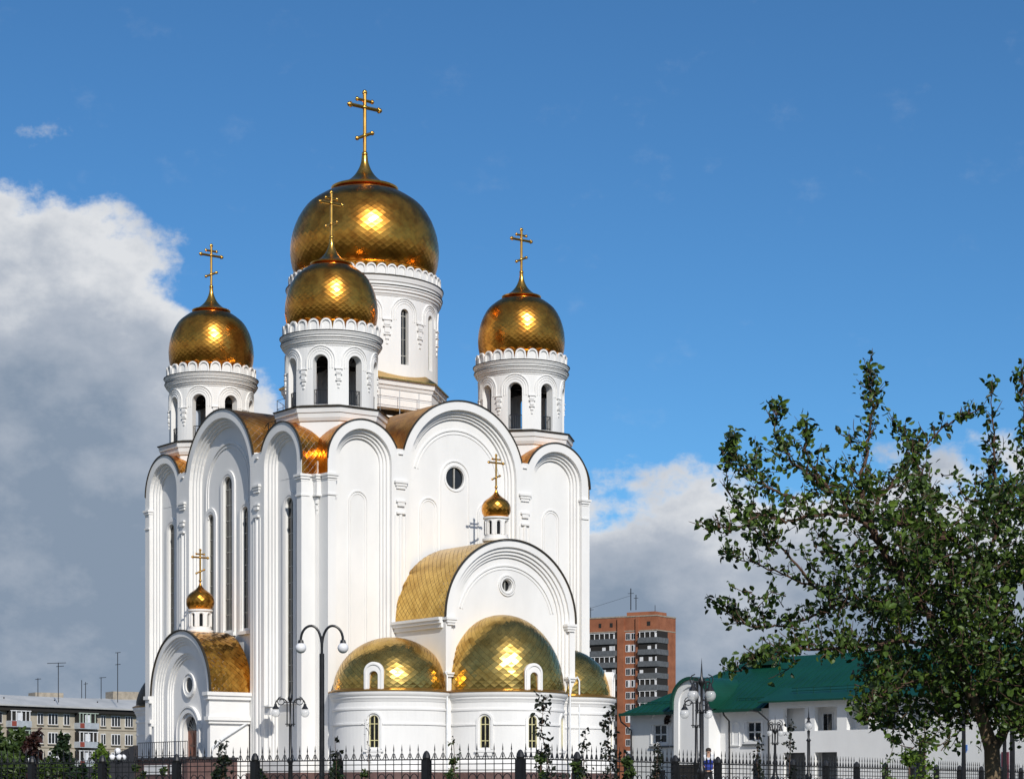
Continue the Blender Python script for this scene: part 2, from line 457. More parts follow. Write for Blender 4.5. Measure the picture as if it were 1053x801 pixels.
# mouldings, capitals, half columns of the two seen sides
def side_trim(mp, cs, left):
    c1, c2, c3 = cs
    m = MB()
    tb = -.72
    if left:
        for (c, hw, zl, zs) in ((12.15, .60, 12.3, 22.0), (9.75, .43, 12.3, 19.9), (14.55, .43, 12.3, 19.9), (3.95, .47, 7.5, 19.8), (20.35, .45, 12.3, 19.8)):
            band(m, mp, arcpath(c, hw + .28, zs, zl - .2), .26, tb - .01, tb + .10)
            band(m, mp, arcpath(c, hw + .07, zs, zl - .2), .12, tb - .01, tb + .07)
            band(m, mp, [(c - hw - .45, zl - .3), (c + hw + .45, zl - .3)], .22, tb - .01, tb + .22)
        band(m, mp, arcpath(c2, 3.05, ZM - .35, 20.0), .16, tb - .01, tb + .09)
        band(m, mp, arcpath(c2, 2.8, ZM - .35, 20.0), .10, tb - .01, tb + .06)
    else:
        for c in (c1, c3, c2 - 2.3, c2 + 2.3):
            zz = 19.9
            band(m, mp, arcpath(c, .68, zz, 3), .09, tb - .01, tb + .06)
            band(m, mp, arcpath(c, .52, zz, 3), .08, tb - .01, tb + .035)
        band(m, mp, arcpath(c2, 3.45, ZM - .4, None, 30, radians(12), radians(168)), .10, tb - .01, tb + .07)
        band(m, mp, arcpath(c2, 3.22, ZM - .4, None, 30, radians(12), radians(168)), .08, tb - .01, tb + .04)
        # round window surround
        pc = [(11.3 + .84 * cos(2 * pi * i / 28), 22.05 + .84 * sin(2 * pi * i / 28)) for i in range(28)]
        band(m, mp, pc, .10, tb - .01, tb + .05, True)
        band(m, mp, arcpath(11.3, 1.12, 22.05, 12), .09, tb - .01, tb + .06)
    m.build('wall_moulding', M['white'], ch)
    for c in ((c1 + SR + c2 - MRr) / 2, (c2 + MRr + c3 - SR) / 2):
        k = MB()
        for (hw, z0, z1, t) in ((.50, 21.22, 21.36, .20), (.42, 21.05, 21.22, .14), (.34, 20.86, 21.05, .09), (.36, 20.0, 20.12, .16), (.26, 19.75, 20.0, .13), (.34, 19.25, 19.38, .16)):
            k.box(c - hw, c + hw, -.01, t, z0, z1, mp)
        # half column
        for i in range(8):
            a, b = pi * i / 8, pi * (i + 1) / 8
            P = lambda q, z: mp(c - .13 * cos(q), .13 * sin(q) - .005, z)
            k.add([P(a, 3), P(b, 3), P(b, 19.25), P(a, 19.25)], [(0, 1, 2, 3)])
        # flat strips beside the column
        k.box(c - .46, c - .34, -.01, .05, 3, 19.2, mp); k.box(c + .34, c + .46, -.01, .05, 3, 19.2, mp)
        # small cap at the valley
        k.box(c - .16, c + .16, -.01, .10, ZV - .36, ZV - .28, mp)
        k.build('pilaster', M['white'], ch)
side_trim(mpR, cR, False); side_trim(mpL, cL, True)
# notched near corner: capitals and pendant colonnette; also far ends
k = MB()
def ring_cap(cx0, cx1, cy0, cy1):
    for (o, z0, z1) in ((.16, 21.28, 21.42), (.10, 21.12, 21.28), (.03, 20.98, 21.12), (.07, 20.05, 20.17)):
        k.box(cx0 - o, cx1 + o, cy0 - o, cy1 + o, z0, z1)
    k.box(cx0 - .006, cx1 + .006, cy0 - .006, cy1 + .006, 20.1, 21.3)
for rc in ((1.17, 1.75, -.0, .5), (-.0, .5, 1.32, 1.9), (21.35, 21.86, -.0, .5), (-.0, .5, 22.5, 23.05)):
    k = MB(); ring_cap(*rc); k.build('corner_capital', M['white'], ch)
k = MB(); ring_cap(.86, 1.14, .86, 1.28)
for (r, z0, z1) in ((.26, 20.2, 20.9), (.20, 19.6, 20.0), (.14, 19.2, 19.5), (.09, 18.9, 19.15)):
    k.lathe((1.06, 1.2, 0), [(0.01, z0), (r * .6, z0), (r, z1), (0.01, z1)], 12)
k.lathe((1.06, 1.2, 0), [(.05, 2), (.05, 19.0)], 8)
k.build('pendant_colonnette', M['white'], ch)

# window glass, set deep in the left wall
for (c, hw, zl, zs) in ((12.15, .60, 12.3, 22.0), (9.75, .43, 12.3, 19.9), (14.55, .43, 12.3, 19.9), (3.95, .47, 7.5, 19.8), (20.35, .45, 12.3, 19.8)):
    g = MB(); plate(g, mpL, c - hw - .05, c + hw + .05, zl - .05, zs + hw + .05, [], -.92, -.88, 2)
    go = g.build('window', M['glass'], ch)
    f = MB()
    band(f, mpL, [(c, zl), (c, zs + hw - .05)], .05, -.88, -.83)
    nb = int((zs - zl) / 1.05)
    for i in range(1, nb + 1):
        z = zl + i * 1.05
        band(f, mpL, [(c - hw, z), (c + hw, z)], .04, -.88, -.84)
    band(f, mpL, arcpath(c, hw - .02, zs, zl), .05, -.88, -.83)
    f.build('window_frame', M['frame'], go)
g = MB(); plate(g, mpR, 11.3 - .75, 11.3 + .75, 21.3, 22.8, [], -.94, -.90, 2); go = g.build('window', M['glass'], ch)
f = MB(); band(f, mpR, [(11.3, 21.35), (11.3, 22.75)], .09, -.90, -.82); f.build('window_frame', M['frame'], go)

# barrel roofs behind every arched gable
rr = random.Random(3)
def barrel(mpx, c, R, zc, zbase, tin, tout, m, parent, nm='roof', ntile=(44, 10), jit=.012, edge=.10, shrink=.97):
    mb = MB()
    leg = max(0, zc - zbase)
    tot = pi * R + 2 * leg
    def P(a, b):
        x = a * tot
        if x < leg: s, z = c - R, zbase + x
        elif x > leg + pi * R: s, z = c + R, zc - (x - leg - pi * R)
        else:
            q = (x - leg) / R; s, z = c - R * cos(q), zc + R * sin(q)
        return mpx(s, tout + (tin - tout) * b, z)
    tiles(mb, P, ntile[0], ntile[1], jit, .008, False, rr, shrink)
    rf = mb.build(nm, m, parent, recalc=False); mb = MB()
    r2 = R - .03; n = 40
    for i in range(n):
        a, b = pi * i / n, pi * (i + 1) / n
        p = lambda q, t: mpx(c - r2 * cos(q), t, zc + r2 * sin(q))
        mb.add([p(a, tout), p(b, tout), p(b, tin), p(a, tin)], [(0, 1, 2, 3)])
    if leg > .01:
        for sg in (-1, 1): mb.add([mpx(c + sg * r2, tout, zbase), mpx(c + sg * r2, tin, zbase), mpx(c + sg * r2, tin, zc), mpx(c + sg * r2, tout, zc)], [(0, 1, 2, 3)])
    mb.build('roof_lining', M['lining'], rf, recalc=False)
    return rf
for mp, cs, side in ((mpR, cR, 0), (mpL, cL, 1), (mpR2, cR, 2), (mpL2, cL, 3)):
    for c in (cs[0], cs[2]):
        barrel(mp, c, SR + .02, ZS, 21.45, -5.2, -.02, M['gold'] , ch, ntile=(46, 26), jit=.02)
    barrel(mp, cs[1], MRr + .02, ZM, 22.1, -10.5, -.02, M['copper'], ch, ntile=(60, 40), jit=.02)

# roof deck in the valleys
rd = MB(); rd.box(1.3, W - 1.3, 1.3, L - 1.3, 22.3, 22.9); rd.box(6.0, 17.0, 6.5, 18, 22.9, 26.2)
rd.build('roof_deck', M['copper'], ch)

# ------------------------------------------------------------------ crosses, domes, drums
def make_cross(parent, cx, cy, z0, H, m):
    """three-bar cross; arms run along the u axis"""
    mb = MB(); w = H * .030
    def bar(x0, z0_, x1, z1_, r):
        mb.tube([(cx + x0, cy, z0_), (cx + x1, cy, z1_)], r, 8)
    mb.sphere((cx, cy, z0), H * .05, 10)
    bar(0, z0, 0, z0 + H, w)
    a = H * .285
    zm = z0 + H * .755; zt = z0 + H * .865; zl = z0 + H * .30
    bar(-a, zm, a, zm, w)
    bar(-a * .47, zt, a * .47, zt, w * .85)
    bar(-a * .47, zl - H * .062, a * .47, zl + H * .062, w * .85)
    def knob(x, z, r):
        mb.sphere((cx + x, cy, z), r * 1.55, 6)
    for sg in (-1, 1):
        knob(sg * a, zm, H * .026); knob(sg * (a - H * .02), zm + H * .024, H * .016); knob(sg * (a - H * .02), zm - H * .024, H * .016); knob(sg * (a + H * .022), zm, H * .016)
        knob(sg * a * .5, zt, H * .022); knob(sg * a * .5, zt + H * .02, H * .014)
    knob(-a * .5, zl - H * .065, H * .024); knob(a * .5, zl + H * .065, H * .024)
    knob(0, z0 + H, H * .026); knob(-H * .022, z0 + H * .982, H * .015); knob(H * .022, z0 + H * .982, H * .015)
    knob(0, zm, H * .028); knob(0, zl, H * .026)
    return mb.build('cross', m, parent, smooth=True)

def big_dome(cx, cy, R, zlip, zbase, tip, crossH, nt, rows):
    """onion dome: bulb of diamond tiles, flared finial skirt, rim; zlip = level of the skirt, zbase = bottom"""
    hb = zlip - zbase
    P0 = [(.925, 0), (.962, .07), (.988, .16), (1.0, .27), (.988, .40), (.95, .53), (.88, .665), (.765, .80), (.60, .90), (.47, .955), (.30, .985)]
    prof = smooth_prof([(r * R, zbase + h * hb) for r, h in P0], 5)
    mb = MB()
    def P(a, b):
        r, z = interp(prof, b); t = 2 * pi * a
        return (cx + r * sin(t), cy - r * cos(t), z)
    tiles(mb, P, nt, rows, .02, R * .0016, True, rr, .985)
    mb.lathe((cx, cy, 0), [(r * .985, z) for r, z in prof], 64)
    d = mb.build('dome', M['gold'], ch, recalc=False)
    s = MB()
    hs = tip - zlip
    sp = [(.395, .05), (.30, .14), (.21, .27), (.135, .43), (.08, .63), (.05, .82), (.042, 1.0)]
    s.lathe((cx, cy, zlip), [(.36 * R, -.05 * R), (.40 * R, -.03 * R), (.45 * R, -.012 * R), (.455 * R, .012 * R), (.44 * R, .02 * R)] + [(r * R, h * hs) for r, h in smooth_prof(sp, 3)] + [(.001, hs)], 48)
    s.build('finial_skirt', M['gold_smooth'], d, smooth=True)
    r_ = MB(); r_.lathe((cx, cy, zbase), [(.90 * R, .05), (.95 * R, .05), (.965 * R, -.02), (.955 * R, -.10), (.955 * R, -.75), (.90 * R, -.75)], 72)
    r_.build('dome_rim', M['gold_smooth'], d, smooth=True)
    make_cross(d, cx, cy, tip + crossH * .03, crossH, M['gold_smooth'])
    return d

def drum(cx, cy, R, zdeck, zcorn, zrim, nwin, whw, wz0, wz1, nscal, open_, cs=1.0, rearc=None):
    """round drum: wall with arched windows, arch mouldings, hanging pendants, cornice and scalloped crown"""
    mp = cylmap(cx, cy, R); C = 2 * pi * R; seg = C / nwin
    ops = [arch(i * seg, whw, wz0, wz1 - whw) for i in range(-nwin // 2, nwin - nwin // 2)]
    w = MB(); x0 = -nwin // 2 * seg - seg / 2
    plate(w, mp, x0, x0 + C, zdeck - .3, zcorn, ops, -.55, 0, C / 72, ends=False)
    dr = w.build('drum_wall', M['white'], ch)
    tr = MB()
    ro = rearc or seg * .40
    zc = wz1 - whw + (.12 if open_ else .0)
    for i in range(nwin):
        s = i * seg
        leg = zc - .5
        band(tr, mp, arcpath(s, ro, zc, leg), .07, -.01, .07)
        band(tr, mp, arcpath(s, ro - .16, zc, leg), .06, -.01, .045)
        band(tr, mp, arcpath(s, ro - .32, zc, leg), .05, -.01, .03)
        p = s + seg / 2
        for (hw, z1, h, t) in ((.30, .0, .07, .13), (.20, -.12, .22, .10), (.26, -.40, .07, .13), (.16, -.50, .30, .10), (.22, -.86, .08, .12), (.12, -1.0, .2, .08), (.07, -1.3, .18, .06)):
            tr.box(p - hw * cs, p + hw * cs, -.01, t, leg + z1 * cs - h * cs, leg + z1 * cs, mp)
    tr.build('arch_moulding', M['white'], dr)
    # cornice
    h = zrim - zcorn
    co = MB(); co.lathe((cx, cy, zcorn), [(R - .2, -.1), (R + .03, -.1), (R + .06, .0), (R + .14, .06 * h), (R + .14, .16 * h), (R + .24, .2 * h), (R + .24, .3 * h), (R + .31, .34 * h), (R + .31, .42 * h), (R + .22, .45 * h), (R + .22, .6 * h), (R + .30, .66 * h), (R + .30, .72 * h), (R + .36, .8 * h), (R + .36, .9 * h), (R + .2, .98 * h), (R * .6, h)], 96)
    co.build('cornice', M['white'], dr, smooth=True)
    ce = MB()
    ce.lathe((cx, cy, zcorn), [(R + .2, .43 * h), (R + .35, .425 * h), (R + .35, .465 * h), (R + .2, .49 * h)], 96)
    ce.lathe((cx, cy, zcorn), [(R + .2, .9 * h), (R + .41, .895 * h), (R + .41, .93 * h), (R + .15, 1.01 * h)], 96)
    ce.build('cornice_flashing', M['edge'], dr, smooth=True)
    # scallops
    Rs = R + .22; mps = cylmap(cx, cy, Rs); Cs = 2 * pi * Rs; sg = Cs / nscal
    hs = .70; r = min(sg * .49, .36)
    def top(x):
        k = x / sg - math.floor(x / sg); d = (k - .5) * sg
        return zrim + hs - r + sqrt(max(0, r * r - d * d))
    sc = MB(); brk = []
    for i in range(nscal):
        for q in range(9): brk.append(i * sg + sg / 2 - r * cos(pi * q / 8))
    opn = [arch(i * sg + sg / 2, r * .70, zrim + .06, zrim + hs - r) for i in range(nscal)]
    def add_fast(t0, t1, use):
        # direct polygons, light weight
        for i in range(nscal):
            n = 8; outer = [(i * sg, zrim - .02)] + [(i * sg + sg / 2 - r * cos(pi * q / n), zrim + hs - r + r * sin(pi * q / n)) for q in range(n + 1)] + [((i + 1) * sg, zrim - .02)]
            if use:
                ri = r * .72; inner = [(i * sg + sg / 2 - ri, zrim - .02)] + [(i * sg + sg / 2 - ri * cos(pi * q / n), zrim + hs - r + ri * sin(pi * q / n)) for q in range(n + 1)] + [(i * sg + sg / 2 + ri, zrim - .02)]
                b = len(sc.v)
                for (s, z) in outer: sc.v.append(mps(s, t1, z))
                for (s, z) in inner: sc.v.append(mps(s, t1, z))
                for (s, z) in outer: sc.v.append(mps(s, t0, z))
                for (s, z) in inner: sc.v.append(mps(s, t0, z))
                m = len(outer)
                for q in range(m - 1):
                    sc.f.append((b + q, b + q + 1, b + m + q + 1, b + m + q))
                    sc.f.append((b + q, b + 2 * m + q, b + 2 * m + q + 1, b + q + 1))
                    sc.f.append((b + m + q, b + m + q + 1, b + 3 * m + q + 1, b + 3 * m + q))
            else:
                b = len(sc.v); m = len(outer)
                for (s, z) in outer: sc.v.append(mps(s, t1, z))
                sc.f.append(tuple(range(b, b + m)))
    add_fast(-.14, .0, True); add_fast(-.10, -.09, False)
    sc.build('scalloped_crown', M['white'], dr, recalc=False)
    return dr, mp, seg

def octa(mb, cx, cy, r0, z0, r1, z1, n=8, inner=0.0):
    P = lambda r, z: [(cx + r * cos(pi / n + 2 * pi * i / n), cy + r * sin(pi / n + 2 * pi * i / n), z) for i in range(n)]
    a, b = P(r0, z0), P(r1, z1)
    mb.add(a + b, [tuple(range(n))[::-1], tuple(range(n, 2 * n))] + [(i, (i + 1) % n, n + (i + 1) % n, n + i) for i in range(n)])

def railing(mb, mp, s0, s1, z0, h, step, t=.0):
    band(mb, mp, [(s0 + (s1 - s0) * i / 6, z0 + h) for i in range(7)], .045, t, t + .045)
    band(mb, mp, [(s0 + (s1 - s0) * i / 6, z0 + .12) for i in range(7)], .035, t, t + .035)
    n = int((s1 - s0) / step)
    for i in range(n + 1):
        s = s0 + (s1 - s0) * i / n
        band(mb, mp, [(s, z0), (s, z0 + h)], .028, t, t + .028)

corners = [(3.8, 3.95), (19.1, 3.95), (3.8, 20.35), (19.1, 20.35)]
DZ = 25.9
for ci, (cx, cy) in enumerate(corners):
    b = MB()
    octa(b, cx, cy, 3.35, 21.5, 3.35, DZ - .95)
    octa(b, cx, cy, 3.45, DZ - .95, 3.55, DZ - .75); octa(b, cx, cy, 3.55, DZ - .75, 3.60, DZ - .45); octa(b, cx, cy, 3.66, DZ - .45, 3.72, DZ - .12)
    bo = b.build('drum_base', M['white'], ch)
    s = MB(); octa(s, cx, cy, 3.80, DZ - .12, 3.82, DZ - .05); octa(s, cx, cy, 3.80, DZ - .05, 3.1, DZ + .12)
    s.build('drum_base_roof', M['edge'], bo)
    dr, mp, seg = drum(cx, cy, 2.95, DZ, 29.85, 30.75, 8, .49, DZ + .12, 29.20, 24, True, cs=.85, rearc=.93)
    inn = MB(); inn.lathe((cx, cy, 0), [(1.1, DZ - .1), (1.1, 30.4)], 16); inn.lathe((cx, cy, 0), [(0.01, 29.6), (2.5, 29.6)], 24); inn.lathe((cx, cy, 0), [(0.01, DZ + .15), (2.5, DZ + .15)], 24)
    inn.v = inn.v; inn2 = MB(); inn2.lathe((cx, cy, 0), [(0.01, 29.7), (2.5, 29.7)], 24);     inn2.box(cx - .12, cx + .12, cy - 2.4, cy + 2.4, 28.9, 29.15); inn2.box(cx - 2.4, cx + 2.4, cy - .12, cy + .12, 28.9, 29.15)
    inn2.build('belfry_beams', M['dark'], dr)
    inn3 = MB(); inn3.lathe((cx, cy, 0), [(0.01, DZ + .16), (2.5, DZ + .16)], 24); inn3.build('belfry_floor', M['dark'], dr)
    for i in range(8):
        rl = MB(); c = i * seg
        railing(rl, mp, c - .47, c + .47, DZ + .14, .95, .13, -.2)
        rl.build('belfry_railing', M['iron'], dr)
    big_dome(cx, cy, 3.0, 35.6, 31.35, 37.25, 2.95, 88, 34)

# great central drum
GX, GY = 11.5, 12.15
b = MB()
octa(b, GX, GY, 5.6, 22.5, 5.6, 26.3)
bo = b.build('drum_base', M['copper'], ch)
b = MB(); octa(b, GX, GY, 5.62, 27.5, 5.62, 28.75); octa(b, GX, GY, 5.70, 28.75, 5.78, 29.0); octa(b, GX, GY, 5.85, 29.0, 5.9, 29.35)
for i in range(24):
    t = 2 * pi * i / 24; b.box(GX + 5.1 * cos(t) - .3, GX + 5.1 * cos(t) + .3, GY + 5.1 * sin(t) - .3, GY + 5.1 * sin(t) + .3, 26.3, 26.95)
b.build('drum_plinth', M['white'], bo)
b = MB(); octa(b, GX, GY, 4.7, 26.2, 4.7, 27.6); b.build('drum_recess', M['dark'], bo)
s = MB(); octa(s, GX, GY, 6.05, 29.35, 6.05, 29.42); octa(s, GX, GY, 6.05, 29.42, 5.15, 30.0); s.build('drum_base_roof', M['gold_pale'], bo)
rl = MB()
for i in range(8):
    a0, a1 = pi / 8 + i * pi / 4, pi / 8 + (i + 1) * pi / 4
    p0 = Vector((GX + 6.15 * cos(a0), GY + 6.15 * sin(a0), 0)); p1 = Vector((GX + 6.15 * cos(a1), GY + 6.15 * sin(a1), 0))
    for zz in (27.4, 28.0, 28.6): rl.tube([p0 + Vector((0, 0, zz)), p1 + Vector((0, 0, zz))], .02, 5)
    for q in range(4):
        pp = p0.lerp(p1, q / 3); rl.tube([pp + Vector((0, 0, 26.3)), pp + Vector((0, 0, 28.6))], .025, 5)
rl.build('roof_railing', M['bluegrey'], bo)
dr, mp, seg = drum(GX, GY, 5.12, 29.5, 35.2, 36.55, 12, .31, 30.55, 34.35, 46, False, cs=1.15, rearc=1.0)
for i in range(12):
    c = i * seg
    g = MB(); plate(g, mp, c - .3, c + .3, 30.5, 34.4, [], -.31, -.27, 1); go = g.build('window', M['glass'], dr)
    f = MB(); band(f, mp, [(c, 30.55), (c, 34.3)], .045, -.27, -.23)
    for z in (31.2, 33.9, 32.3, 33.1)[:4]: band(f, mp, [(c - .27, z), (c + .27, z)], .05 if z in (31.2, 33.9) else .02, -.27, -.24)
    band(f, mp, arcpath(c, .26, 34.08, 30.55), .03, -.27, -.23)
    f.build('window_frame', M['frame'], go)
big_dome(GX, GY, 5.2, 43.65, 37.45, 46.0, 4.35, 120, 40)

# small roof railing beside the near drum
rl = MB()
for k_ in range(4):
    x_, y_ = 1.6 + .0 * k_, 6.5 + .9 * k_
    rl.tube([(x_, y_, 24.2), (x_, y_, 25.75 + (.0 if k_ < 3 else -.5))], .03, 5)
for zz in (24.9, 25.3, 25.75): rl.tube([(1.6, 6.5, zz), (1.6, 8.3, zz), (1.6, 9.2, zz - .5)], .03, 5)
rl.build('roof_railing', M['iron'], ch)

# bells in the left belfry (a thing of its own)
be = empty('bell', (0, 0, 0)); 
def church_pt(u, v, z):
    return Vector((-12.43 + u * cos(ROT) - v * sin(ROT), 130 + u * sin(ROT) + v * cos(ROT), z))
bp = church_pt(3.8 - 1.0, 20.35 - 2.15, 28.9); be.location = bp
tag(be, 'bronze bell hanging in the arched opening of the left corner belfry', 'bell')
b = MB(); b.lathe((0, 0, -1.25), [(.01, 1.1), (.16, 1.1), (.24, 1.0), (.27, .7), (.31, .4), (.42, .12), (.52, 0), (.46, -.02), (.36, .15), (.24, .5)], 24); b.build('bell_body', M['bronze'], be, smooth=True)
b = MB(); b.tube([(0, 0, -.15), (0, 0, .05)], .05, 6); b.tube([(-.1, 0, -.1), (.1, 0, -.1)], .05, 6); b.build('hanger', M['iron'], be)
b = MB(); b.tube([(0, 0, -.6), (0, 0, -1.3)], .025, 6); b.sphere((0, 0, -1.32), .08, 8); b.build('clapper', M['iron'], be)

# ------------------------------------------------------------------ altar gable with its apses (right front)
AC, AR, AZ, AP = 11.22, 5.05, 12.30, 5.7
mpA = lambda s, t, z: (s, -AP - t, z)
def arctop(c, R, zc):
    return lambda x: zc + sqrt(max(0, R * R - (x - c) ** 2))
a = MB(); tA = arctop(AC, AR, AZ)
brk = [AC - AR * cos(pi * i / 44) for i in range(45)]
s0, s1 = AC - AR, AC + AR
for dr_, t1, t0 in ((.42, 0, -.16), (.66, -.16, -.28), (.86, -.28, -.40), (1.04, -.40, -.52)):
    plate(a, mpA, s0, s1, ZB, tA, [arch(AC, AR - dr_, ZB - .1, AZ)], t0, t1, 3, brk)
plate(a, mpA, s0, s1, ZB, tA, [circ(AC, .38, 14.55)], -1.0, -.52, 3, brk)
a.box(s0 + .004, s1 - .004, -AP + 1.0, -.0, ZB, AZ - .55)
# solid vault lining under the gold
n = 40
for i in range(n):
    q0, q1 = pi * i / n, pi * (i + 1) / n
    P = lambda q, y: (AC - (AR - .08) * cos(q), y, AZ + (AR - .08) * sin(q))
    a.add([P(q0, -AP + .2), P(q1, -AP + .2), P(q1, 0.2), P(q0, 0.2)], [(0, 1, 2, 3)])
ag = a.build('altar_gable', M['white'], ch)
m = MB()
for r_, t_ in ((3.75, .07), (3.55, .04)):
    band(m, mpA, arcpath(AC, r_, AZ - .25, None, 30, radians(14), radians(166)), .09, -.53, -.52 + t_)
for r_ in (.50, .64):
    band(m, mpA, [(AC + r_ * cos(2 * pi * i / 24), 14.55 + r_ * sin(2 * pi * i / 24)) for i in range(24)], .09, -.53, -.44, True)
m.build('gable_moulding', M['white'], ag)
for sx in (s0, s1):
    for grp in (((.42, 12.12, 12.28, .22), (.36, 11.95, 12.12, .16), (.28, 11.80, 11.95, .10)), ((.36, 8.75, 8.87, .20), (.30, 8.6, 8.75, .12))):
        m = MB()
        for (hw, z0, z1, t) in grp:
            c = sx + (.36 if sx == s0 else -.36); m.box(c - hw, c + hw, -.9, t, z0, z1, mpA)
        m.build('capital', M['white'], ag)
    m = MB()
    for (o, z0, z1) in ((.34, 12.125, 12.30), (.26, 11.92, 12.125), (.14, 11.65, 11.92)):
        if sx == s0: m.box(s0 - o, s0 + .1, -AP + .3, -.01, z0, z1)
        else: m.box(s1 - .1, s1 + o, -AP + .3, -.01, z0, z1)
    m.build('side_cornice', M['white'], ag)
g = MB(); plate(g, mpA, AC - .42, AC + .42, 14.1, 15.0, [], -.9, -.86, 3); go = g.build('window', M['glass'], ag)
f = MB(); band(f, mpA, [(AC, 14.15), (AC, 14.95)], .07, -.86, -.76); f.build('window_frame', M['frame'], go)
barrel(lambda s, t, z: (s, -AP - t, z), AC, AR + .03, AZ, AZ - .0, -AP - .2, .02, M['gold_pale'], ag, ntile=(72, 26), jit=.022, shrink=.91)
cp = MB(); band(cp, mpA, arcpath(AC, AR + .05, AZ, None, 48), .08, -.05, .10)
cp.tube([mpA(AC + AR + .02, -.4, AZ), mpA(AC + AR + .42, -.4, AZ - .02)], .06, 5); cp.build('coping', M['edge'], ag)

def apse(cx, cy, R, domeR, hd, wins, dorm, name='apse', visible=True, arcs=(-pi, pi), gold='gold_pale'):
    mp = cylmap(cx, cy, R)
    ops = [arch(radians(a_) * R, .30, 4.20, 5.85) for a_ in wins]
    w = MB(); plate(w, mp, -pi * R, pi * R, ZB, 7.5, ops, -.4, 0, 2 * pi * R / 80, ends=False)
    ap = w.build(name, M['white'], ch)
    t = MB()
    t.lathe((cx, cy, 0), [(R - .05, 7.0), (R + .03, 7.0), (R + .06, 7.12), (R + .13, 7.2), (R + .13, 7.3), (R + .22, 7.38), (R + .26, 7.52), (R + .26, 7.60), (R - .5, 7.64)], 96)
    t.lathe((cx, cy, 0), [(R - .05, 6.45), (R + .05, 6.47), (R + .07, 6.55), (R + .05, 6.62), (R - .05, 6.64)], 96)
    t.lathe((cx, cy, 0), [(R - .05, 2.7), (R + .12, 2.7), (R + .12, 3.3), (R + .05, 3.42), (R - .05, 3.46)], 96)
    # string course broken at the windows
    st = sorted([radians(a_) for a_ in wins]); lims = [-pi] + st + [pi]
    for i in range(len(lims) - 1):
        a0 = lims[i] + (0 if i == 0 else .55 / R); a1 = lims[i + 1] - (0 if i == len(lims) - 2 else .55 / R)
        band(t, mp, [((a0 + (a1 - a0) * q / 30) * R, 5.62) for q in range(31)], .10, -.01, .07)
    for a_ in wins:
        s = radians(a_) * R
        band(t, mp, arcpath(s, .47, 5.85, 4.1), .12, -.01, .09)
        t.box(s - .6, s + .6, -.01, .16, 3.92, 4.06, mp); t.box(s - .45, s + .45, -.01, .10, 3.7, 3.92, mp)
    t.build('cornice', M['white'], ap, smooth=True)
    pl = MB(); pl.lathe((cx, cy, 0), [(R + .22, 1.6), (R + .22, 2.68), (R - .1, 2.71)], 96); pl.build('plinth', M['granite'], ap, smooth=True)
    for a_ in wins:
        s = radians(a_) * R
        g = MB(); plate(g, mp, s - .32, s + .32, 4.15, 6.2, [], -.20, -.16, 1); go = g.build('window', M['glass'], ap)
        f = MB(); band(f, mp, [(s, 4.2), (s, 6.1)], .05, -.16, -.10)
        for z in (4.62, 5.62): band(f, mp, [(s - .3, z), (s + .3, z)], .045, -.16, -.11)
        band(f, mp, arcpath(s, .285, 5.85, 4.2), .045, -.16, -.03)
        f.build('window_frame', M['creamframe'], go)
    prof = smooth_prof([(domeR * cos(q), 7.66 + hd * sin(q)) for q in [pi / 2 * i / 10 for i in range(11)]], 2)
    d = MB()
    def P(a, b):
        r, z = interp(prof, b); q = 2 * pi * a
        return (cx + r * sin(q), cy - r * cos(q), z)
    tiles(d, P, 92, 34, .045, .009, True, rr, .96)
    do = d.build('half_dome', M[gold], ap, recalc=False)
    d = MB(); d.lathe((cx, cy, 0), [(r * .99, z - .01) for r, z in prof], 64); d.build('dome_lining', M['lining'], do, smooth=True)
    e_ = MB(); e_.lathe((cx, cy, 0), [(domeR - .1, 7.86), (domeR + .10, 7.74), (R + .30, 7.68), (R + .30, 7.60), (R - .2, 7.60)], 96); e_.build('eaves', M['goldedge'], do, smooth=True)
    for a_ in dorm:
        s = radians(a_) * R
        dm = MB(); plate(dm, mp, s - .62, s + .62, 7.3, arctop(s, .62, 8.75), [arch(s, .27, 7.62, 8.55)], -1.6, .10, 3, [s - .62 * cos(pi * i / 16) for i in range(17)])
        band(dm, mp, arcpath(s, .50, 8.75, 7.5), .10, .09, .17)
        dmo = dm.build('dormer', M['white'], do)
        dg = MB(); dg.box(s - .27, s + .27, -.3, -.26, 7.62, 8.82, mp); dg.build('dormer_glass', M['dark'] if -16 < a_ < 0 else M['glass'], dmo)
    return ap
apse(4.2, -2.6, 3.66, 3.66, 3.45, (-50,), (-50,))
apse(17.45, -2.6, 3.45, 3.45, 3.3, (40,), (45,))
apse(10.48, -AP, 3.88, 3.90, 4.95, (-52, -7, 38), (-6.5,))
# apse on the far long side; its dome's unlit look is put into a dark colour
apse(4.9, L + 1.9, 3.66, 3.70, 3.2, (180,), (), gold='edge')

# rain pipes on the altar side
for (u_, v_) in ((6.12, -5.82), (6.95, -5.95), (15.6, -5.95), (16.45, -5.82)):
    zt = 8.9 if u_ in (6.95, 15.6) else 8.9
    pp = MB(); pp.tube([(u_, v_ + .12, zt), (u_, v_ - .1, zt - .25), (u_, v_ - .1, 2.2)], .055, 8)
    pp.build('rain_pipe', M['pipe'], ch, smooth=True)
# box wall behind the apses up to their eaves
bx = MB(); bx.box(1.2, 21.8, -1.2, .3, ZB, 7.5); bx.build('apse_wall', M['white'], ch)
# plinth round the body
pl = MB(); pl.box(1.0, 22.1, -.25, L + .2, 1.4, 2.7); pl.box(-.25, W - .2, 1.15, 23.3, 1.4, 2.704)
pl.build('plinth', M['granite'], ch)
pb = MB(); pb.box(1.05, 22.0, -.12, 0.3, 2.704, 3.5); pb.box(-.12, .3, 1.2, 23.2, 2.708, 3.45); pb.build('base_course', M['white'], ch)

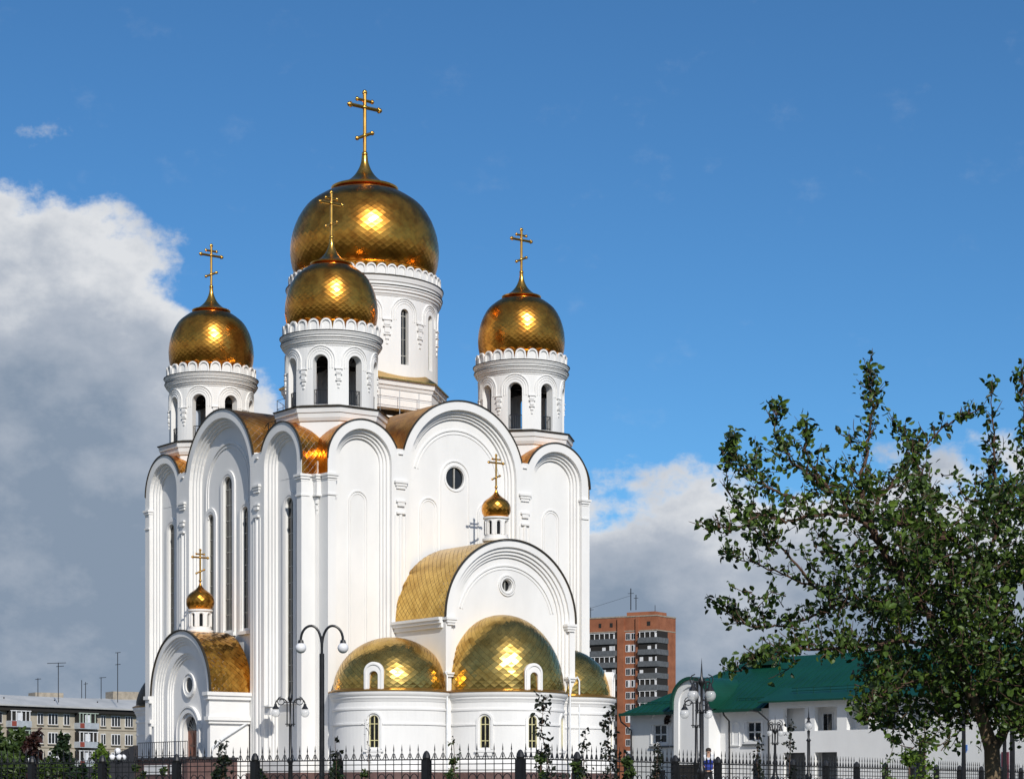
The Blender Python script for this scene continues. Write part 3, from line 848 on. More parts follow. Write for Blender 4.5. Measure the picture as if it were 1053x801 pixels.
# little cupola on a drum
def cupola(cx, cy, z0):
    dm = MB(); R = .74
    mp = cylmap(cx, cy, R)
    ops = [arch(radians(45 * i + 22) * R, .12, z0 + .38, z0 + 1.12) for i in range(-4, 4)]
    plate(dm, mp, -pi * R, pi * R, z0 - .6, z0 + 1.45, ops, -.12, 0, .2, ends=False)
    dm.lathe((cx, cy, z0), [(R, -.02), (R + .14, -.02), (R + .14, .14), (R + .02, .2)], 32)
    dm.lathe((cx, cy, z0), [(R, 1.38), (R + .10, 1.42), (R + .10, 1.52), (R - .3, 1.55)], 32)
    for i in range(8):
        s = radians(45 * i + 22) * R; band(dm, mp, arcpath(s, .19, z0 + 1.12, z0 + .4, 10), .05, -.01, .04)
    o = dm.build('cupola_drum', M['white'], ch)
    inn = MB(); inn.lathe((cx, cy, 0), [(.58, z0 + .1), (.58, z0 + 1.4)], 16)
    inn.build('cupola_interior', M['glass'], o)
    P0 = [(.72, 0), (.87, .20), (.93, .45), (.92, .66), (.84, .90), (.66, 1.10), (.42, 1.27), (.24, 1.42), (.12, 1.58), (.05, 1.78), (.04, 1.9)]
    prof = smooth_prof([(r, z0 + 1.52 + h) for r, h in P0], 4)
    d = MB()
    def P(a, b):
        r, z = interp(prof, b); q = 2 * pi * a
        return (cx + r * sin(q), cy - r * cos(q), z)
    tiles(d, P, 36, 16, .012, .003, True, rr)
    d.lathe((cx, cy, 0), [(r * .985, z) for r, z in prof], 32)
    do = d.build('cupola_dome', M['gold'], o, recalc=False)
    make_cross(do, cx, cy, z0 + 3.45, 2.05, M['gold_smooth'])
cupola(11.22, -4.0, 17.45)

# ------------------------------------------------------------------ side porch on the left
PC, PR, PZ, PP = 12.2, 4.17, 7.93, 2.84
mpP = lambda s, t, z: (-PP - t, s, z)
a = MB(); tP = arctop(PC, PR, PZ); brk = [PC - PR * cos(pi * i / 44) for i in range(45)]
s0, s1 = PC - PR, PC + PR
for dr_, t1, t0 in ((.38, 0, -.14), (.54, -.14, -.24), (.70, -.24, -.34), (.86, -.34, -.44), (1.45, -.44, -.54), (1.6, -.54, -.64), (1.75, -.64, -.74)):
    plate(a, mpP, s0, s1, ZB, tP, [arch(PC, PR - dr_, ZB - .1, PZ)], t0, t1, 3, brk)
plate(a, mpP, s0, s1, ZB, tP, [arch(PC, 1.0, 3.7, 5.5)], -1.3, -.74, 3, brk)
a.box(-PP + 1.25, .0, s0 + .004, s1 - .004, ZB, PZ - .1)
for i in range(n):
    q0, q1 = pi * i / n, pi * (i + 1) / n
    P = lambda q, y: (y, PC - (PR - .08) * cos(q), PZ + (PR - .08) * sin(q))
    a.add([P(q0, -PP + .2), P(q1, -PP + .2), P(q1, 0.2), P(q0, 0.2)], [(0, 1, 2, 3)])
pg = a.build('porch', M['white'], ch)
m = MB()
for sx, sgn in ((s0, -1), (s1, 1)):
    for (o, z0, z1) in ((.42, 7.70, 7.93), (.32, 7.45, 7.70), (.14, 6.35, 7.45), (.30, 6.1, 6.35), (.18, 5.9, 6.1)):
        y0, y1 = (sx - o, sx + .3) if sgn < 0 else (sx - .3, sx + o)
        m.box(-PP - o, -.02, y0, y1, z0, z1)
band(m, mpP, arcpath(PC, 1.38, 5.5, 3.7), .34, -.75, -.58)
band(m, mpP, arcpath(PC, 1.62, 5.5, 3.7), .12, -.75, -.52)
for r_, w_, t_ in ((.62, .22, .10), (.78, .08, .16)):
    band(m, mpP, [(PC + r_ * cos(2 * pi * i / 24), 9.6 - 1.05 + r_ * sin(2 * pi * i / 24)) for i in range(24)], w_, -.75, -.74 + t_, True)
m.build('porch_moulding', M['white'], pg)
g = MB(); g.lathe((0, 0, 0), [(.01, 0), (.5, 0)], 24)
g.v = [(-PP + .735, PC + x, 8.55 + y) for x, y, z in g.v]; g.build('window', M['glass'], pg)
barrel(lambda s, t, z: (-PP - t, s, z), PC, PR + .03, PZ, PZ, -PP - .2, .02, M['porch_gold'], pg, ntile=(60, 14), jit=.07, shrink=.98)
cp = MB(); band(cp, mpP, arcpath(PC, PR + .05, PZ, None, 48), .08, -.05, .10); cp.build('coping', M['edge'], pg)
d = MB(); d.box(-1.02, 1.02, 0, .08, 3.7, 5.55)
d.v = [(-PP + 1.1 + y, PC + x, z) for x, y, z in d.v]; do = d.build('door', M['door'], pg)
d = MB()
for x in (-.5, .5):
    for z0_, z1_ in ((3.9, 4.5), (4.6, 5.4)): d.box(x - .34, x + .34, -.03, .0, z0_, z1_)
d.v = [(-PP + 1.1 + y, PC + x, z) for x, y, z in d.v]; d.build('door_panel', M['door'], do)
d = MB(); plate(d, lambda s, t, z: (-PP + 1.1 - t, PC + s, z), -1.0, 1.0, 5.56, lambda x: 5.5 + sqrt(max(.01, 1.02 - x * x)), [], -.05, 0, .1)
fo = d.build('fanlight', M['glass'], pg)
d = MB()
for q in (0.35, .7, 1.05, 1.4, 1.75, 2.1, 2.45, 2.8): band(d, lambda s, t, z: (-PP + 1.1 - t, PC + s, z), [(0, 5.56), (.98 * cos(q), 5.56 + .93 * sin(q))], .05, 0, .05)
d.build('fanlight_bar', M['frame'], fo)
cupola(-1.36, 12.2, 12.05)
# drain pipe across the porch side wall
pp = MB(); y_ = s0 - .12
pp.tube([(-.15, y_, 6.0), (-2.0, y_, 4.9), (-2.7, y_, 4.35), (-2.85, y_, 3.6), (-2.85, y_, 2.1)], .07, 8); pp.build('rain_pipe', M['pipe'], pg, smooth=True)

# terrace and steps in front of the porch
tz = 3.70
t = MB(); t.box(-5.2, -PP + 1.2, 6.6, 14.0, 1.4, tz - .12); to = t.build('terrace', M['granite'], ch)
t = MB(); t.box(-5.35, -PP + 1.2, 6.45, 14.1, tz - .12, tz); t.build('terrace_slab', M['dkgranite'], to)
t = MB()
for i in range(14):
    t.box(-5.2, -2.0, 14.0 + .8 * i, 14.0 + .8 * (i + 1), 1.2, tz - .16 * (i + 1))
t.build('steps', M['dkgranite'], to)
t = MB()
t.hexa([(-5.5, 13.6, 1.2), (-5.2, 13.6, 1.2), (-5.2, 26.5, 1.2), (-5.5, 26.5, 1.2), (-5.5, 13.6, tz + .85), (-5.2, 13.6, tz + .85), (-5.2, 26.5, 1.9), (-5.5, 26.5, 1.9)])
t.build('stair_parapet', M['dkgranite'], to)
mpT = lambda s, t_, z: (-5.2 - t_, s, z)
r_ = MB(); railing(r_, mpT, 6.6, 13.6, tz, 1.0, .3); r_.build('terrace_railing', M['iron'], to)
t = MB()
for (v0, v1, z0, z1) in ((7.4, 8.9, 2.62, 3.22), (9.4, 12.6, 2.62, 3.22)): t.box(-5.26, -5.2, v0, v1, z0, z1)
t.build('white_panel', M['white'], to)

# air-conditioner style box shade with bracket on the left wall
b = MB(); b.box(-.62, -.02, 4.1, 4.9, 6.4, 6.9); b.box(-.8, -.02, 4.0, 5.0, 6.9, 6.98); b.build('wall_vent', M['white'], ch)

# ================================================================== BRICK TOWER BLOCK far behind
bt = empty('brick_tower_block', (PX(675, 812, 490).x, 490, 0), atan2(-.527, .85))
tag(bt, 'tall orange brick apartment tower with grey balconies behind the cathedral', 'apartment tower')
# local: x along front (negative = left), y to the back
TZ = 42.4
b = MB(); b.box(-30, 0, 0, 9.8, 1.0, TZ); b.box(-9, -1.5, 2, 8, TZ, TZ + 1.3)
b.build('wall', M['brick'], bt)
b = MB(); b.box(-30.1, .1, -.1, 9.9, TZ, TZ + .3); b.box(-30.06, .06, -.06, 9.86, TZ - 3.4, TZ - 3.15); bo = b.build('parapet', M['concrete'], bt)
b = MB(); b.box(-10.2, -8.5, -.5, .0, 1, TZ - .1); b.box(-5.3, -4.5, -.5, 0, 1, TZ - .1); b.build('brick_pier', M['brick'], bt)
FL = 2.78
for i in range(14):
    z0 = TZ - 3.4 - FL * (i + 1)
    if z0 < 1.5: break
    for (x0, x1) in ((-8.1, -7.0), (-6.6, -5.5)):
        f = MB(); f.box(x0 - .1, x1 + .1, -.06, .04, z0 + .75, z0 + 2.45); fo = f.build('window', M['whiteframe'], bt)
        g = MB(); g.box(x0 + .05, (x0 + x1) / 2 - .05, -.08, -.06, z0 + .9, z0 + 2.3)
        if i % 3 != 1: g.box((x0 + x1) / 2 + .05, x1 - .05, -.08, -.06, z0 + .9, z0 + 2.3)
        g.build('pane', M['glass'], fo)
    # balconies: left stack and the stack wrapped round the corner
    rnd = random.Random(100 + i)
    for (x0, x1, y0, y1, st) in ((-30, -10.4, -1.3, 0, 0), (-4.3, .8, -1.3, 4.6, 1)):
        d = MB(); d.box(x0 + .1, x1 - .15, y0 + .35, y1 - .1, z0 + 1.0, z0 + FL - .15)  # solid near-black box: the recess shade is put into its colour
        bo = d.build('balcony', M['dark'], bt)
        p = MB(); p.box(x0, x1, y0, y1, z0 - .12, z0 + 1.15); p.build('balcony_panel', M['greybal'], bo)
        w = MB(); glazed = rnd.random() < .55
        x = x0 + .4
        while x < x1 - .5:
            if glazed:
                w.box(x, x + .16, y0 + .1, y0 + .22, z0 + 1.15, z0 + 2.5); x += 1.35
            else:
                if rnd.random() < .5: w.box(x, x + .9, y0 + .3, y0 + .34, z0 + 1.15, z0 + 1.15 + rnd.uniform(.5, 1.2))
                x += rnd.uniform(1.5, 3)
        if glazed: w.box(x0 + .1, x1 - .1, y0 + .1, y0 + .22, z0 + 2.42, z0 + 2.56)
        w.box(x1 - .6, x1 - .2, y0 + .3, y0 + .36, z0 + 1.15, z0 + 2.2)
        w.build('balcony_glazing', M['whiteframe'], bo)
for (x, w_) in ((-28, .8), (-24, .7), (-20, .8), (-15.5, .7), (-12.5, .8), (-2.5, .9)):
    g = MB(); g.box(x, x + w_, -.05, .05, TZ - 2.2, TZ - 1.2); g.build('attic_window', M['dark'], bt)
an = MB()
an.tube([(-9, 4, TZ + 2), (-9, 4, TZ + 7.2)], .12, 5); an.tube([(-7.6, 4, TZ + 2), (-7.6, 4, TZ + 5.6)], .1, 5)
an.tube([(-20, 4, TZ), (-20, 4, TZ + 3.2)], .09, 5); an.tube([(-20.8, 4, TZ + 2.6), (-19.2, 4, TZ + 2.6)], .06, 5); an.tube([(-9.8, 4, TZ + 6), (-8.2, 4, TZ + 6)], .06, 5)
an.tube([(-8.2, 4, TZ + 4.8), (-7, 4, TZ + 4.8)], .06, 5); an.tube([(-3, 5, TZ), (-3, 5, TZ + 3)], .07, 5); an.tube([(-20, 4, TZ + 3), (-9, 4, TZ + 5.5)], .03, 4)
an.build('antenna', M['iron'], bt)

# ================================================================== LONG BEIGE APARTMENT BLOCK far left
hz = empty('panel_apartment_block', (-71, 290, 0), atan2(.783, .617))
tag(hz, 'long beige five-storey panel apartment block with grey sloping roof, left of the cathedral', 'apartment block')
EZ = 13.4
# local x along the face, y to the back (left normal) ; front is -y
b = MB(); b.box(-22, 60, 0, 12, 1, EZ - .4); b.build('wall', M['beige'], hz)
b = MB()
for i in range(1, 5): b.box(-22, 60, -.05, 0, EZ - .4 - 2.7 * i - .06, EZ - .4 - 2.7 * i + .06)
b.build('floor_band', M['beigejoint'], hz)
b = MB()
b.hexa([(-22.5, -1.0, EZ - .1), (60.5, -1.0, EZ - .1), (60.5, 6, EZ + 1.5), (-22.5, 6, EZ + 1.5), (-22.5, -1.0, EZ + .12), (60.5, -1.0, EZ + .12), (60.5, 6, EZ + 1.75), (-22.5, 6, EZ + 1.75)])
b.hexa([(-22.5, 6, EZ + 1.5), (60.5, 6, EZ + 1.5), (60.5, 13, EZ - .1), (-22.5, 13, EZ - .1), (-22.5, 6, EZ + 1.75), (60.5, 6, EZ + 1.75), (60.5, 13, EZ + .1), (-22.5, 13, EZ + .1)])
ro = b.build('roof', M['slate'], hz)
b = MB(); b.box(-22.4, 60.4, -.7, 0, EZ - .75, EZ - .12); b.build('eaves_painted_shade', M['dark'], ro)  # near-black strip painted in as the shade below the eaves
for (x, h) in ((3, .7), (12, .6), (20, .6), (30, .7)):
    c = MB(); c.tube([(x, 3.0, EZ + .5), (x, 3.0, EZ + .95 + h * .5)], .09, 6); c.build('vent_pipe', M['iron'], ro)
def s_for(x):
    k = (x - 526.5) / F_PX; return (290 * k + 71) / (.617 - .783 * k)
winx = [(-30, -18, 'b'), (-8, 2, 'w'), (6, 27, 'b'), (38, 44, 'w'), (49, 59, 'w'), (65, 71, 'w'), (76, 96, 'b'), (103, 108, 'w'), (114, 123, 'w'), (128, 136, 'w'), (140, 150, 'w'), (155, 165, 'w')]
for fl in range(4):
    zt = EZ - .4 - 2.7 * fl
    for wi, (xa, xb, kd) in enumerate(winx):
        a0, a1 = s_for(xa), s_for(xb)
        rnd = random.Random(wi * 7 + fl)
        if kd == 'w':
            f = MB(); f.box(a0, a1, -.07, .02, zt - 2.15, zt - .5); fo = f.build('window', M['whiteframe'], hz)
            g = MB(); nn = 3 if a1 - a0 > 1.5 else 2; ww = (a1 - a0) / nn
            for q in range(nn): g.box(a0 + q * ww + .1, a0 + (q + 1) * ww - .08, -.10, -.07, zt - 2.03, zt - .62)
            g.build('pane', M['glass'], fo)
            g = MB(); g.box(a0 - .1, a1 + .1, -.2, 0, zt - 2.27, zt - 2.17); g.build('window_sill', M['beigejoint'], fo)
        else:
            p = MB(); p.box(a0, a1, -1.2, 0, zt - 2.62, zt - 1.75)
            bo = p.build('balcony', M[rnd.choice(['bluegrey', 'palegreen', 'whiteframe', 'bluegrey'])], hz)
            p = MB(); p.box(a0 + .1, a1 - .1, -.9, -.02, zt - 1.75, zt - .35); p.build('balcony_recess_shade', M['dark'], bo)  # solid dark box painted as the shade inside the balcony
            p = MB(); q = a0 + .1
            while q < a1:
                p.box(q, q + .13, -1.1, -1.0, zt - 1.75, zt - .35); q += rnd.uniform(.6, .95)
            p.box(a0, a1, -1.12, -1.0, zt - .42, zt - .3)
            p.build('balcony_glazing', M[rnd.choice(['whiteframe', 'whiteframe', 'palegreen'])], bo)
            p = MB(); p.box(a0 + .1, a0 + .9, -1.24, -1.2, zt - 2.5, zt - 1.8); p.build('balcony_panel', M['red'], bo)
            p = MB(); p.box(a0 + (a1 - a0) * .35, a0 + (a1 - a0) * .6, -.98, -.9, zt - 1.7, zt - .6); p.build('curtain', M['red'] if wi % 2 else M['whitecloth'], bo)

h2 = empty('second_apartment_block', (PX(40, 812, 360).x, 360, 0), atan2(.50, .86))
tag(h2, 'low roof of another apartment block just showing behind the long grey roof', 'apartment block')
b = MB(); b.box(-4, 60, 0, 12, 1, 17.0); b.build('wall', M['beige'], h2)
b = MB(); b.hexa([(-4.5, -.6, 17.0), (60, -.6, 17.0), (60, 12.5, 17.0), (-4.5, 12.5, 17.0), (-4.5, -.6, 17.2), (60, -.6, 17.2), (60, 6, 18.4), (-4.5, 6, 17.7)]); b.build('roof', M['slate'], h2)
for q0, q1, qz in ((0, 5, 18.5), (14, 19, 19.0)):
    b = MB(); b.box(q0, q1, 2, 6, 17.2, qz); b.build('penthouse', M['concrete'], h2)
def antenna(x, ytop, Z, ybot, bars, label):
    o = empty('tv_antenna', PX(x, ybot, Z)); tag(o, label, 'antenna', 'television aerials above the left roofs')
    H = (ybot - ytop) / F_PX * Z
    m_ = MB(); m_.tube([(0, 0, 0), (0, 0, H)], .06, 6); m_.build('mast', M['iron'], o)
    for (fz, w_, off) in bars:
        q = MB(); q.tube([(-w_ + off, 0, H * fz), (w_ + off, .4, H * fz + .1)], .045, 5); q.build('crossbar', M['iron'], o)
antenna(60, 681, 298, 722, ((.98, 1.3, -.3), (.9, .5, .2)), 'tallest television aerial above the grey roof, with long crossbar')
antenna(121, 671, 306, 722, ((1.0, .35, 0), (.76, .35, 0)), 'television aerial nearest the cathedral wall, thin mast with two short bars')
antenna(104, 696, 330, 720, ((.97, .5, .2),), 'short television aerial with one bar between the taller two')
antenna(39, 697, 320, 722, ((.95, .4, 0),), 'faint leftmost television aerial above the grey roof')
antenna(84, 699, 340, 722, (), 'bare thin mast in the middle of the left roofs')
antenna(88, 701, 345, 722, ((.9, .3, 0),), 'thin mast with tiny bar next to the bare mast')

# ================================================================== WHITE HOUSE WITH GREEN ROOF (right)
GDX, GDZ = .675, .738
DIRG = atan2(-GDZ, GDX)
def S(x):      # distance along the house front for a measured bearing
    k = (x - 526.5) / F_PX; return (170 * k - 9.607) / (GDX + GDZ * k)
gh = empty('green_roof_house', (PX(648, 812, 170).x, 170, 0), DIRG)
tag(gh, 'long white two-storey house with dark green metal roof, right of the cathedral', 'house')
# local x = along the face towards the viewer, y = to the back (left normal), front = -y
mpG = lambda s, t, z: (s, -t, z)
EV = 7.84; RZ = 12.2
def wallwin(s): return rect(s - .72, s + .72, 5.35, 6.85)
a = MB()
w_up = [S(678.5), S(700), S(775)]
WX = S(796)
plate(a, mpG, 0, WX, 1.4, EV, [wallwin(s) for s in w_up] + [rect(S(678) - .65, S(678) + .65, 1.8, 3.2)], -.4, 0, 20)
lo_ = [(S(811), S(833)), (S(843), S(866)), (S(876), S(898)), (S(908), S(930)), (S(940), S(962))]
plate(a, lambda s, t, z: (s, -t - .6, z), WX, 62, 1.4, 8.36, [rect(p, q, 6.0, 7.75) for p, q in lo_] + [rect(lo_[0][0], lo_[0][1], 1.6, 4.4), rect(lo_[1][0], lo_[1][1], 1.6, 4.4), rect(lo_[4][0], lo_[4][0] + 1.4, 1.6, 4.4)], -.4, 0, 20)
a.box(WX, 62, .5, .8, 1.4, 8.0); a.box(-.0, 62, 12, 12.3, 1.4, EV - .2); a.box(0, .3, 0.41, 12, 1.4, EV - .1)
a.box(WX + .01, 62, -.2, .5, 5.55, 5.75)
for p, q in zip(lo_, lo_[1:]): a.box(p[1] + .2, q[0] - .2, -.2, .5, 5.75, 7.9)
a.build('wall', M['white2'], gh)
# entrance tower with round top
GC, GR, GZ = (S(707) + S(743)) / 2 - .25, (S(743) - S(707)) / 2, 8.35
mpE = lambda s, t, z: (s, -t - 1.2, z)
a = MB(); brk = [GC - GR * cos(pi * i / 24) for i in range(25)]
plate(a, mpE, GC - GR, GC + GR, 1.4, arctop(GC, GR, GZ), [], -.3, 0, 3, brk)
plate(a, mpE, GC - GR, GC - GR + .5, 1.4, GZ, [], 0, .12, 3); plate(a, mpE, GC + GR - .5, GC + GR, 1.4, GZ, [], 0, .12, 3)
band(a, mpE, arcpath(GC, GR - .25, GZ), .5, 0, .12)
a.box(GC - GR, GC + GR, -.9, 0, 1.4, GZ)
eo = a.build('entrance_tower', M['white2'], gh)
d = MB(); d.box(GC - 1.5, GC + 1.0, -1.26, -1.19, 1.9, 3.6); d.build('door', M['dark'], eo)
c = MB(); band(c, mpE, arcpath(GC, GR + .12, GZ, 7.9), .26, -7, .32); c.build('tower_roof', M['green'], eo)
# windows
for s in w_up:
    f = MB()
    for (x0, x1, z0, z1) in ((s - .72, s + .72, 5.35, 5.45), (s - .72, s + .72, 6.75, 6.85), (s - .72, s - .62, 5.35, 6.85), (s + .62, s + .72, 5.35, 6.85), (s - .05, s + .05, 5.35, 6.85), (s - .7, s + .7, 6.0, 6.1)): f.box(x0, x1, .12, .2, z0, z1)
    fo = f.build('window', M['whiteframe'], gh)
    g = MB(); g.box(s - .72, s + .72, .2, .24, 5.35, 6.85); g.build('pane', M['glass'], fo)
    g = MB(); g.box(s - 1.05, s + 1.05, -.16, .0, 5.0, 5.14); g.build('window_sill', M['greybal'], fo)
    g = MB(); band(g, mpG, [(s - .95, 5.3), (s - .95, 6.9), (s + .95, 6.9), (s + .95, 5.3)], .14, -.01, .06)
    band(g, mpG, arcpath(s, 1.05, 6.85, None, 14, .5, pi - .5), .14, -.01, .06); g.build('window_surround', M['white2'], fo)
g = MB(); g.box(S(678) - .65, S(678) + .65, .2, .24, 1.8, 3.2); g.build('window', M['glass'], gh)
NX = S(757); g = MB(); g.box(NX - .4, NX + .4, -.1, 0, 5.0, 5.12); band(g, mpG, arcpath(NX, .35, 6.5, 5.12), .07, -.01, .05); g.build('blind_niche', M['white2'], gh)
for p, q in (lo_[1], lo_[3]):
    q = p + 1.0; g = MB(); g.box(q - 1.0, q - .1, .4, .49, 5.8, 7.35); fo = g.build('loggia_door', M['whiteframe'], gh)
    g = MB(); g.box(q - .92, q - .58, .35, .4, 5.9, 7.25); g.box(q - .5, q - .18, .35, .4, 5.9, 7.25); g.build('pane', M['glass'], fo)
for p, q in (lo_[0], lo_[1], (lo_[4][0], lo_[4][0] + 1.4)):
    g = MB(); g.box(p - .1, q + .1, .40, .46, 1.6, 4.5); g.build('ground_floor_opening', M['greybal'], gh)
# roof: hip at the left end, long slope, lower eave over the loggia wing
def ridge(s): return RZ
a = MB()
ov = .9
sl0 = (RZ - EV + .1) / (6.3 + ov); yj = .6; zj = EV - .1 + (yj + ov) * sl0
a.add([(-.35, -ov, EV - .1), (WX - .5, -ov, EV - .1), (62, 6.3, RZ), (7.9, 6.3, RZ), (-.35, 13.2, EV - .1), (62, 13.2, EV - .1), (WX - .5, yj, zj), (62, yj, zj)],
      [(0, 1, 6, 3), (6, 7, 2, 3), (0, 3, 4), (4, 3, 2, 5)])
a.hexa([(WX - .5, -1.35, 8.17), (62, -1.35, 8.17), (62, 1.4, 8.9), (WX - .5, 1.4, 8.9), (WX - .5, -1.35, 8.30), (62, -1.35, 8.30), (62, 1.4, 9.4), (WX - .5, 1.4, 9.4)])
a.box(-.4, WX - .5, -ov - .05, -ov + .02, EV - .25, EV - .02)
ro = a.build('roof', M['green'], gh, recalc=True)
a = MB()
sl = (RZ - EV) / (6.3 + ov)
x = 0.2
while x < 62:      # standing seams
    y1 = 6.3 if x > 7.9 else (6.3 + ov) * (x + .35) / 8.25 - ov
    y0 = -ov if x < WX - .5 else 1.4
    if y1 > y0 + .3:
        za, zb = EV - .1 + (y0 + ov) * sl * 1.013, EV - .1 + (y1 + ov) * sl * 1.013
        a.hexa([(x, y0, za), (x + .03, y0, za), (x + .03, y1, zb), (x, y1, zb), (x, y0, za + .05), (x + .03, y0, za + .05), (x + .03, y1, zb + .05), (x, y1, zb + .05)])
    x += .62
a.build('roof_seam', M['green'], ro)
a = MB()
for (x0, x1) in ((1.0, 5.5), (WX - 4, WX - .8)):
    for h in (.12, .3): a.tube([(x0, .35, EV + .55 + h), (x1, .35, EV + .55 + h)], .03, 5)
    q = x0
    while q <= x1: a.tube([(q, .35, EV + .5), (q, .35, EV + .9)], .03, 5); q += .9
for h in (.1, .32): a.tube([(17, .0, 8.95 + h), (62, .0, 8.95 + h)], .03, 5)
q = 17.5
while q < 50: a.tube([(q, .0, 8.8), (q, .0, 9.35)], .03, 5); q += 1.6
a.build('snow_guard', M['green'], ro)
# dormer vent on the ridge
a = MB(); a.hexa([(8.6, 4.6, RZ - .7), (11.6, 4.6, RZ - .7), (11.6, 6.6, RZ - .7), (8.6, 6.6, RZ - .7), (10.0, 4.6, RZ + .65), (10.2, 4.6, RZ + .65), (10.2, 6.6, RZ + .65), (10.0, 6.6, RZ + .65)]); a.build('roof_vent', M['green'], ro)
def gp(): a.build('rain_pipe', M['iron'], gh, smooth=True)
a = MB()
a.tube([(-.36, -.85, EV - .2), (-.25, -.8, EV - .7), (.25, -.15, EV - 1.4), (.3, -.12, 1.9)], .07, 6); gp(); a = MB()
q_ = S(751); a.tube([(q_, -.85, EV - .2), (q_, -.75, EV - .45), (q_ + .05, -.2, EV - .9), (q_ + .05, -.14, 1.9)], .07, 6); gp(); a = MB()
a.tube([(WX - 2, -.85, EV - .1), (WX - .7, -1.0, EV - .3), (WX + .1, -.75, EV - 1.0), (WX + .1, -.72, 1.9)], .07, 6)
a.build('rain_pipe', M['iron'], gh, smooth=True)
a = MB(); a.box(S(1036), S(1043), -.72, -.6, 2.0, 4.2); a.build('side_door', M['maroon'], gh)
a = MB(); q_ = S(996); a.box(q_, q_ + .35, -.66, -.6, 4.35, 4.75); a.box(q_ + .1, q_ + .25, -.66, -.6, 4.2, 4.35); a.build('wall_sign', M['sign'], gh)
# flower basket by the upper windows
a = MB()
for i in range(30): a.sphere((S(688) + random.uniform(-.25, .25), -.2 + random.uniform(-.1, .1), 7.2 + random.uniform(-.3, .3)), random.uniform(.06, .12), 5)
a.build('wall_ornament', M['redleaf'], gh)

# ================================================================== FENCE
F0 = Vector(((535 - 526.5) / F_PX * 42, 42, 0))
dR = Vector((sin(radians(28.6)), cos(radians(28.6)), 0))
dL = Vector((-sin(radians(55.6)), cos(radians(55.6)), 0))
def fence(name, org, d, n, P, skip0, label):
    fo = empty(name, org, 0); tag(fo, label, 'fence', 'iron fence runs in front of the cathedral')
    nrm = Vector((-d.y, d.x, 0))
    mp = lambda s, t, z: tuple(d * s + nrm * t + Vector((0, 0, z)))
    def prototype_post():
        m = MB(); w = .078
        m.box(-w, w, -w, w, 0, 2.22, mp)
        c = mp(0, 0, 0); m.lathe((c[0], c[1], 2.22), [(.001, .20), (.04, .18), (.075, .12), (.088, .05), (.075, 0), (.001, 0)][::-1], 10)
        return m
    post = prototype_post().build('post', M['iron'], fo)
    def panel():
        m = MB(); nb = 11; st = P / nb
        for (z, h, w) in ((2.22, .026, .013), (2.125, .018, .010), (2.0, .018, .010), (.25, .04, .02), (.55, .03, .016)):
            m.box(.1, P - .1, -w, w, z, z + h, mp)
        for i in range(1, nb):
            s = st * i; r = .0065
            m.box(s - r, s + r, -r, r, .15, 2.38, mp)
            # flared spear head
            b = mp(s, 0, 0)
            m.lathe((b[0], b[1], 0), [(.001, 2.25), (.022, 2.27), (.012, 2.33), (.008, 2.40), (.016, 2.43), (.001, 2.56)], 6)
            # little curls either side of the spear on the top rail
            for sg in (-1, 1):
                pts = [mp(s + sg * (.02 + .06 * q), 0, 2.36 - .11 * sin(q * pi / 2)) for q in (0, .25, .5, .75, 1.0)]
                m.tube(pts, .008, 4)
        for i in range(0, nb - 1, 1):
            if i % 3 == 2: continue
            s = st * (i + 1)
            pts = [mp(s + st * .5 - st * .5 * cos(q), 0, 1.78 + .16 * sin(q)) for q in [pi * k_ / 8 for k_ in range(9)]]
            m.tube(pts, .010, 4)
        return m
    pan = panel().build('panel', M['iron'], fo)
    for i in range(n):
        if i > 0 :
            for src in (post, pan):
                c = src.copy(); COL.objects.link(c); c.parent = fo; c.location = d * (P * i)
    c = post.copy(); COL.objects.link(c); c.parent = fo; c.location = d * (P * n)
    if skip0:
        pass
    return fo
fence('iron_fence', F0, dR, 20, 2.53, False, 'black spear-topped iron fence run receding right from the corner post')
fl_ = fence('iron_fence', F0 + dL * 0.0001, dL, 12, 2.35, True, 'black spear-topped iron fence run receding left from the corner post')

# ================================================================== STREET LAMPS
def lamp_double(x, Z, H, rg, sp, label):
    g = PX(x, 812, Z); z0 = ground_z(0, Z)
    o = empty('street_lamp', (g.x, Z, z0)); tag(o, label, 'street lamp')
    h = H - z0
    p = MB(); hs = h - sp * 1.42
    p.tube([(0, 0, 0), (0, 0, .5), (0, 0, hs)], [.12, .075, .068], 12); p.tube([(0, 0, hs - .02), (0, 0, h - .35)], .038, 10)
    p.build('pole', M['iron'], o, smooth=True)
    for sg in (-1, 1):
        pts = []
        for i in range(15):
            q = i / 14
            an = pi * q
            pts.append((sg * (sp * (1 - cos(an)) / 2), 0, h - .75 + (.75 - .06) * sin(an) ** .8 if q < .5 else h - .06 - (.42) * (1 - sin(an) ** .9)))
        a_ = MB(); a_.tube(pts, .035, 8); ao = a_.build('arm', M['iron'], o, smooth=True)
        c = MB(); e_ = pts[-1]; c.lathe((e_[0], e_[1], e_[2]), [(.001, .05), (.07, .02), (.09, -.06), (.001, -.06)], 10); c.build('collar', M['iron'], ao)
        gl = MB(); gl.sphere((e_[0], e_[1], e_[2] - .06 - rg * .9), rg, 16); gl.build('globe', M['globe'], o, smooth=True)
lamp_double(331, 58, 1.6 + (812 - 641) / F_PX * 58, .15, .585, 'tall black street lamp with two arching arms and white globes before the cathedral')

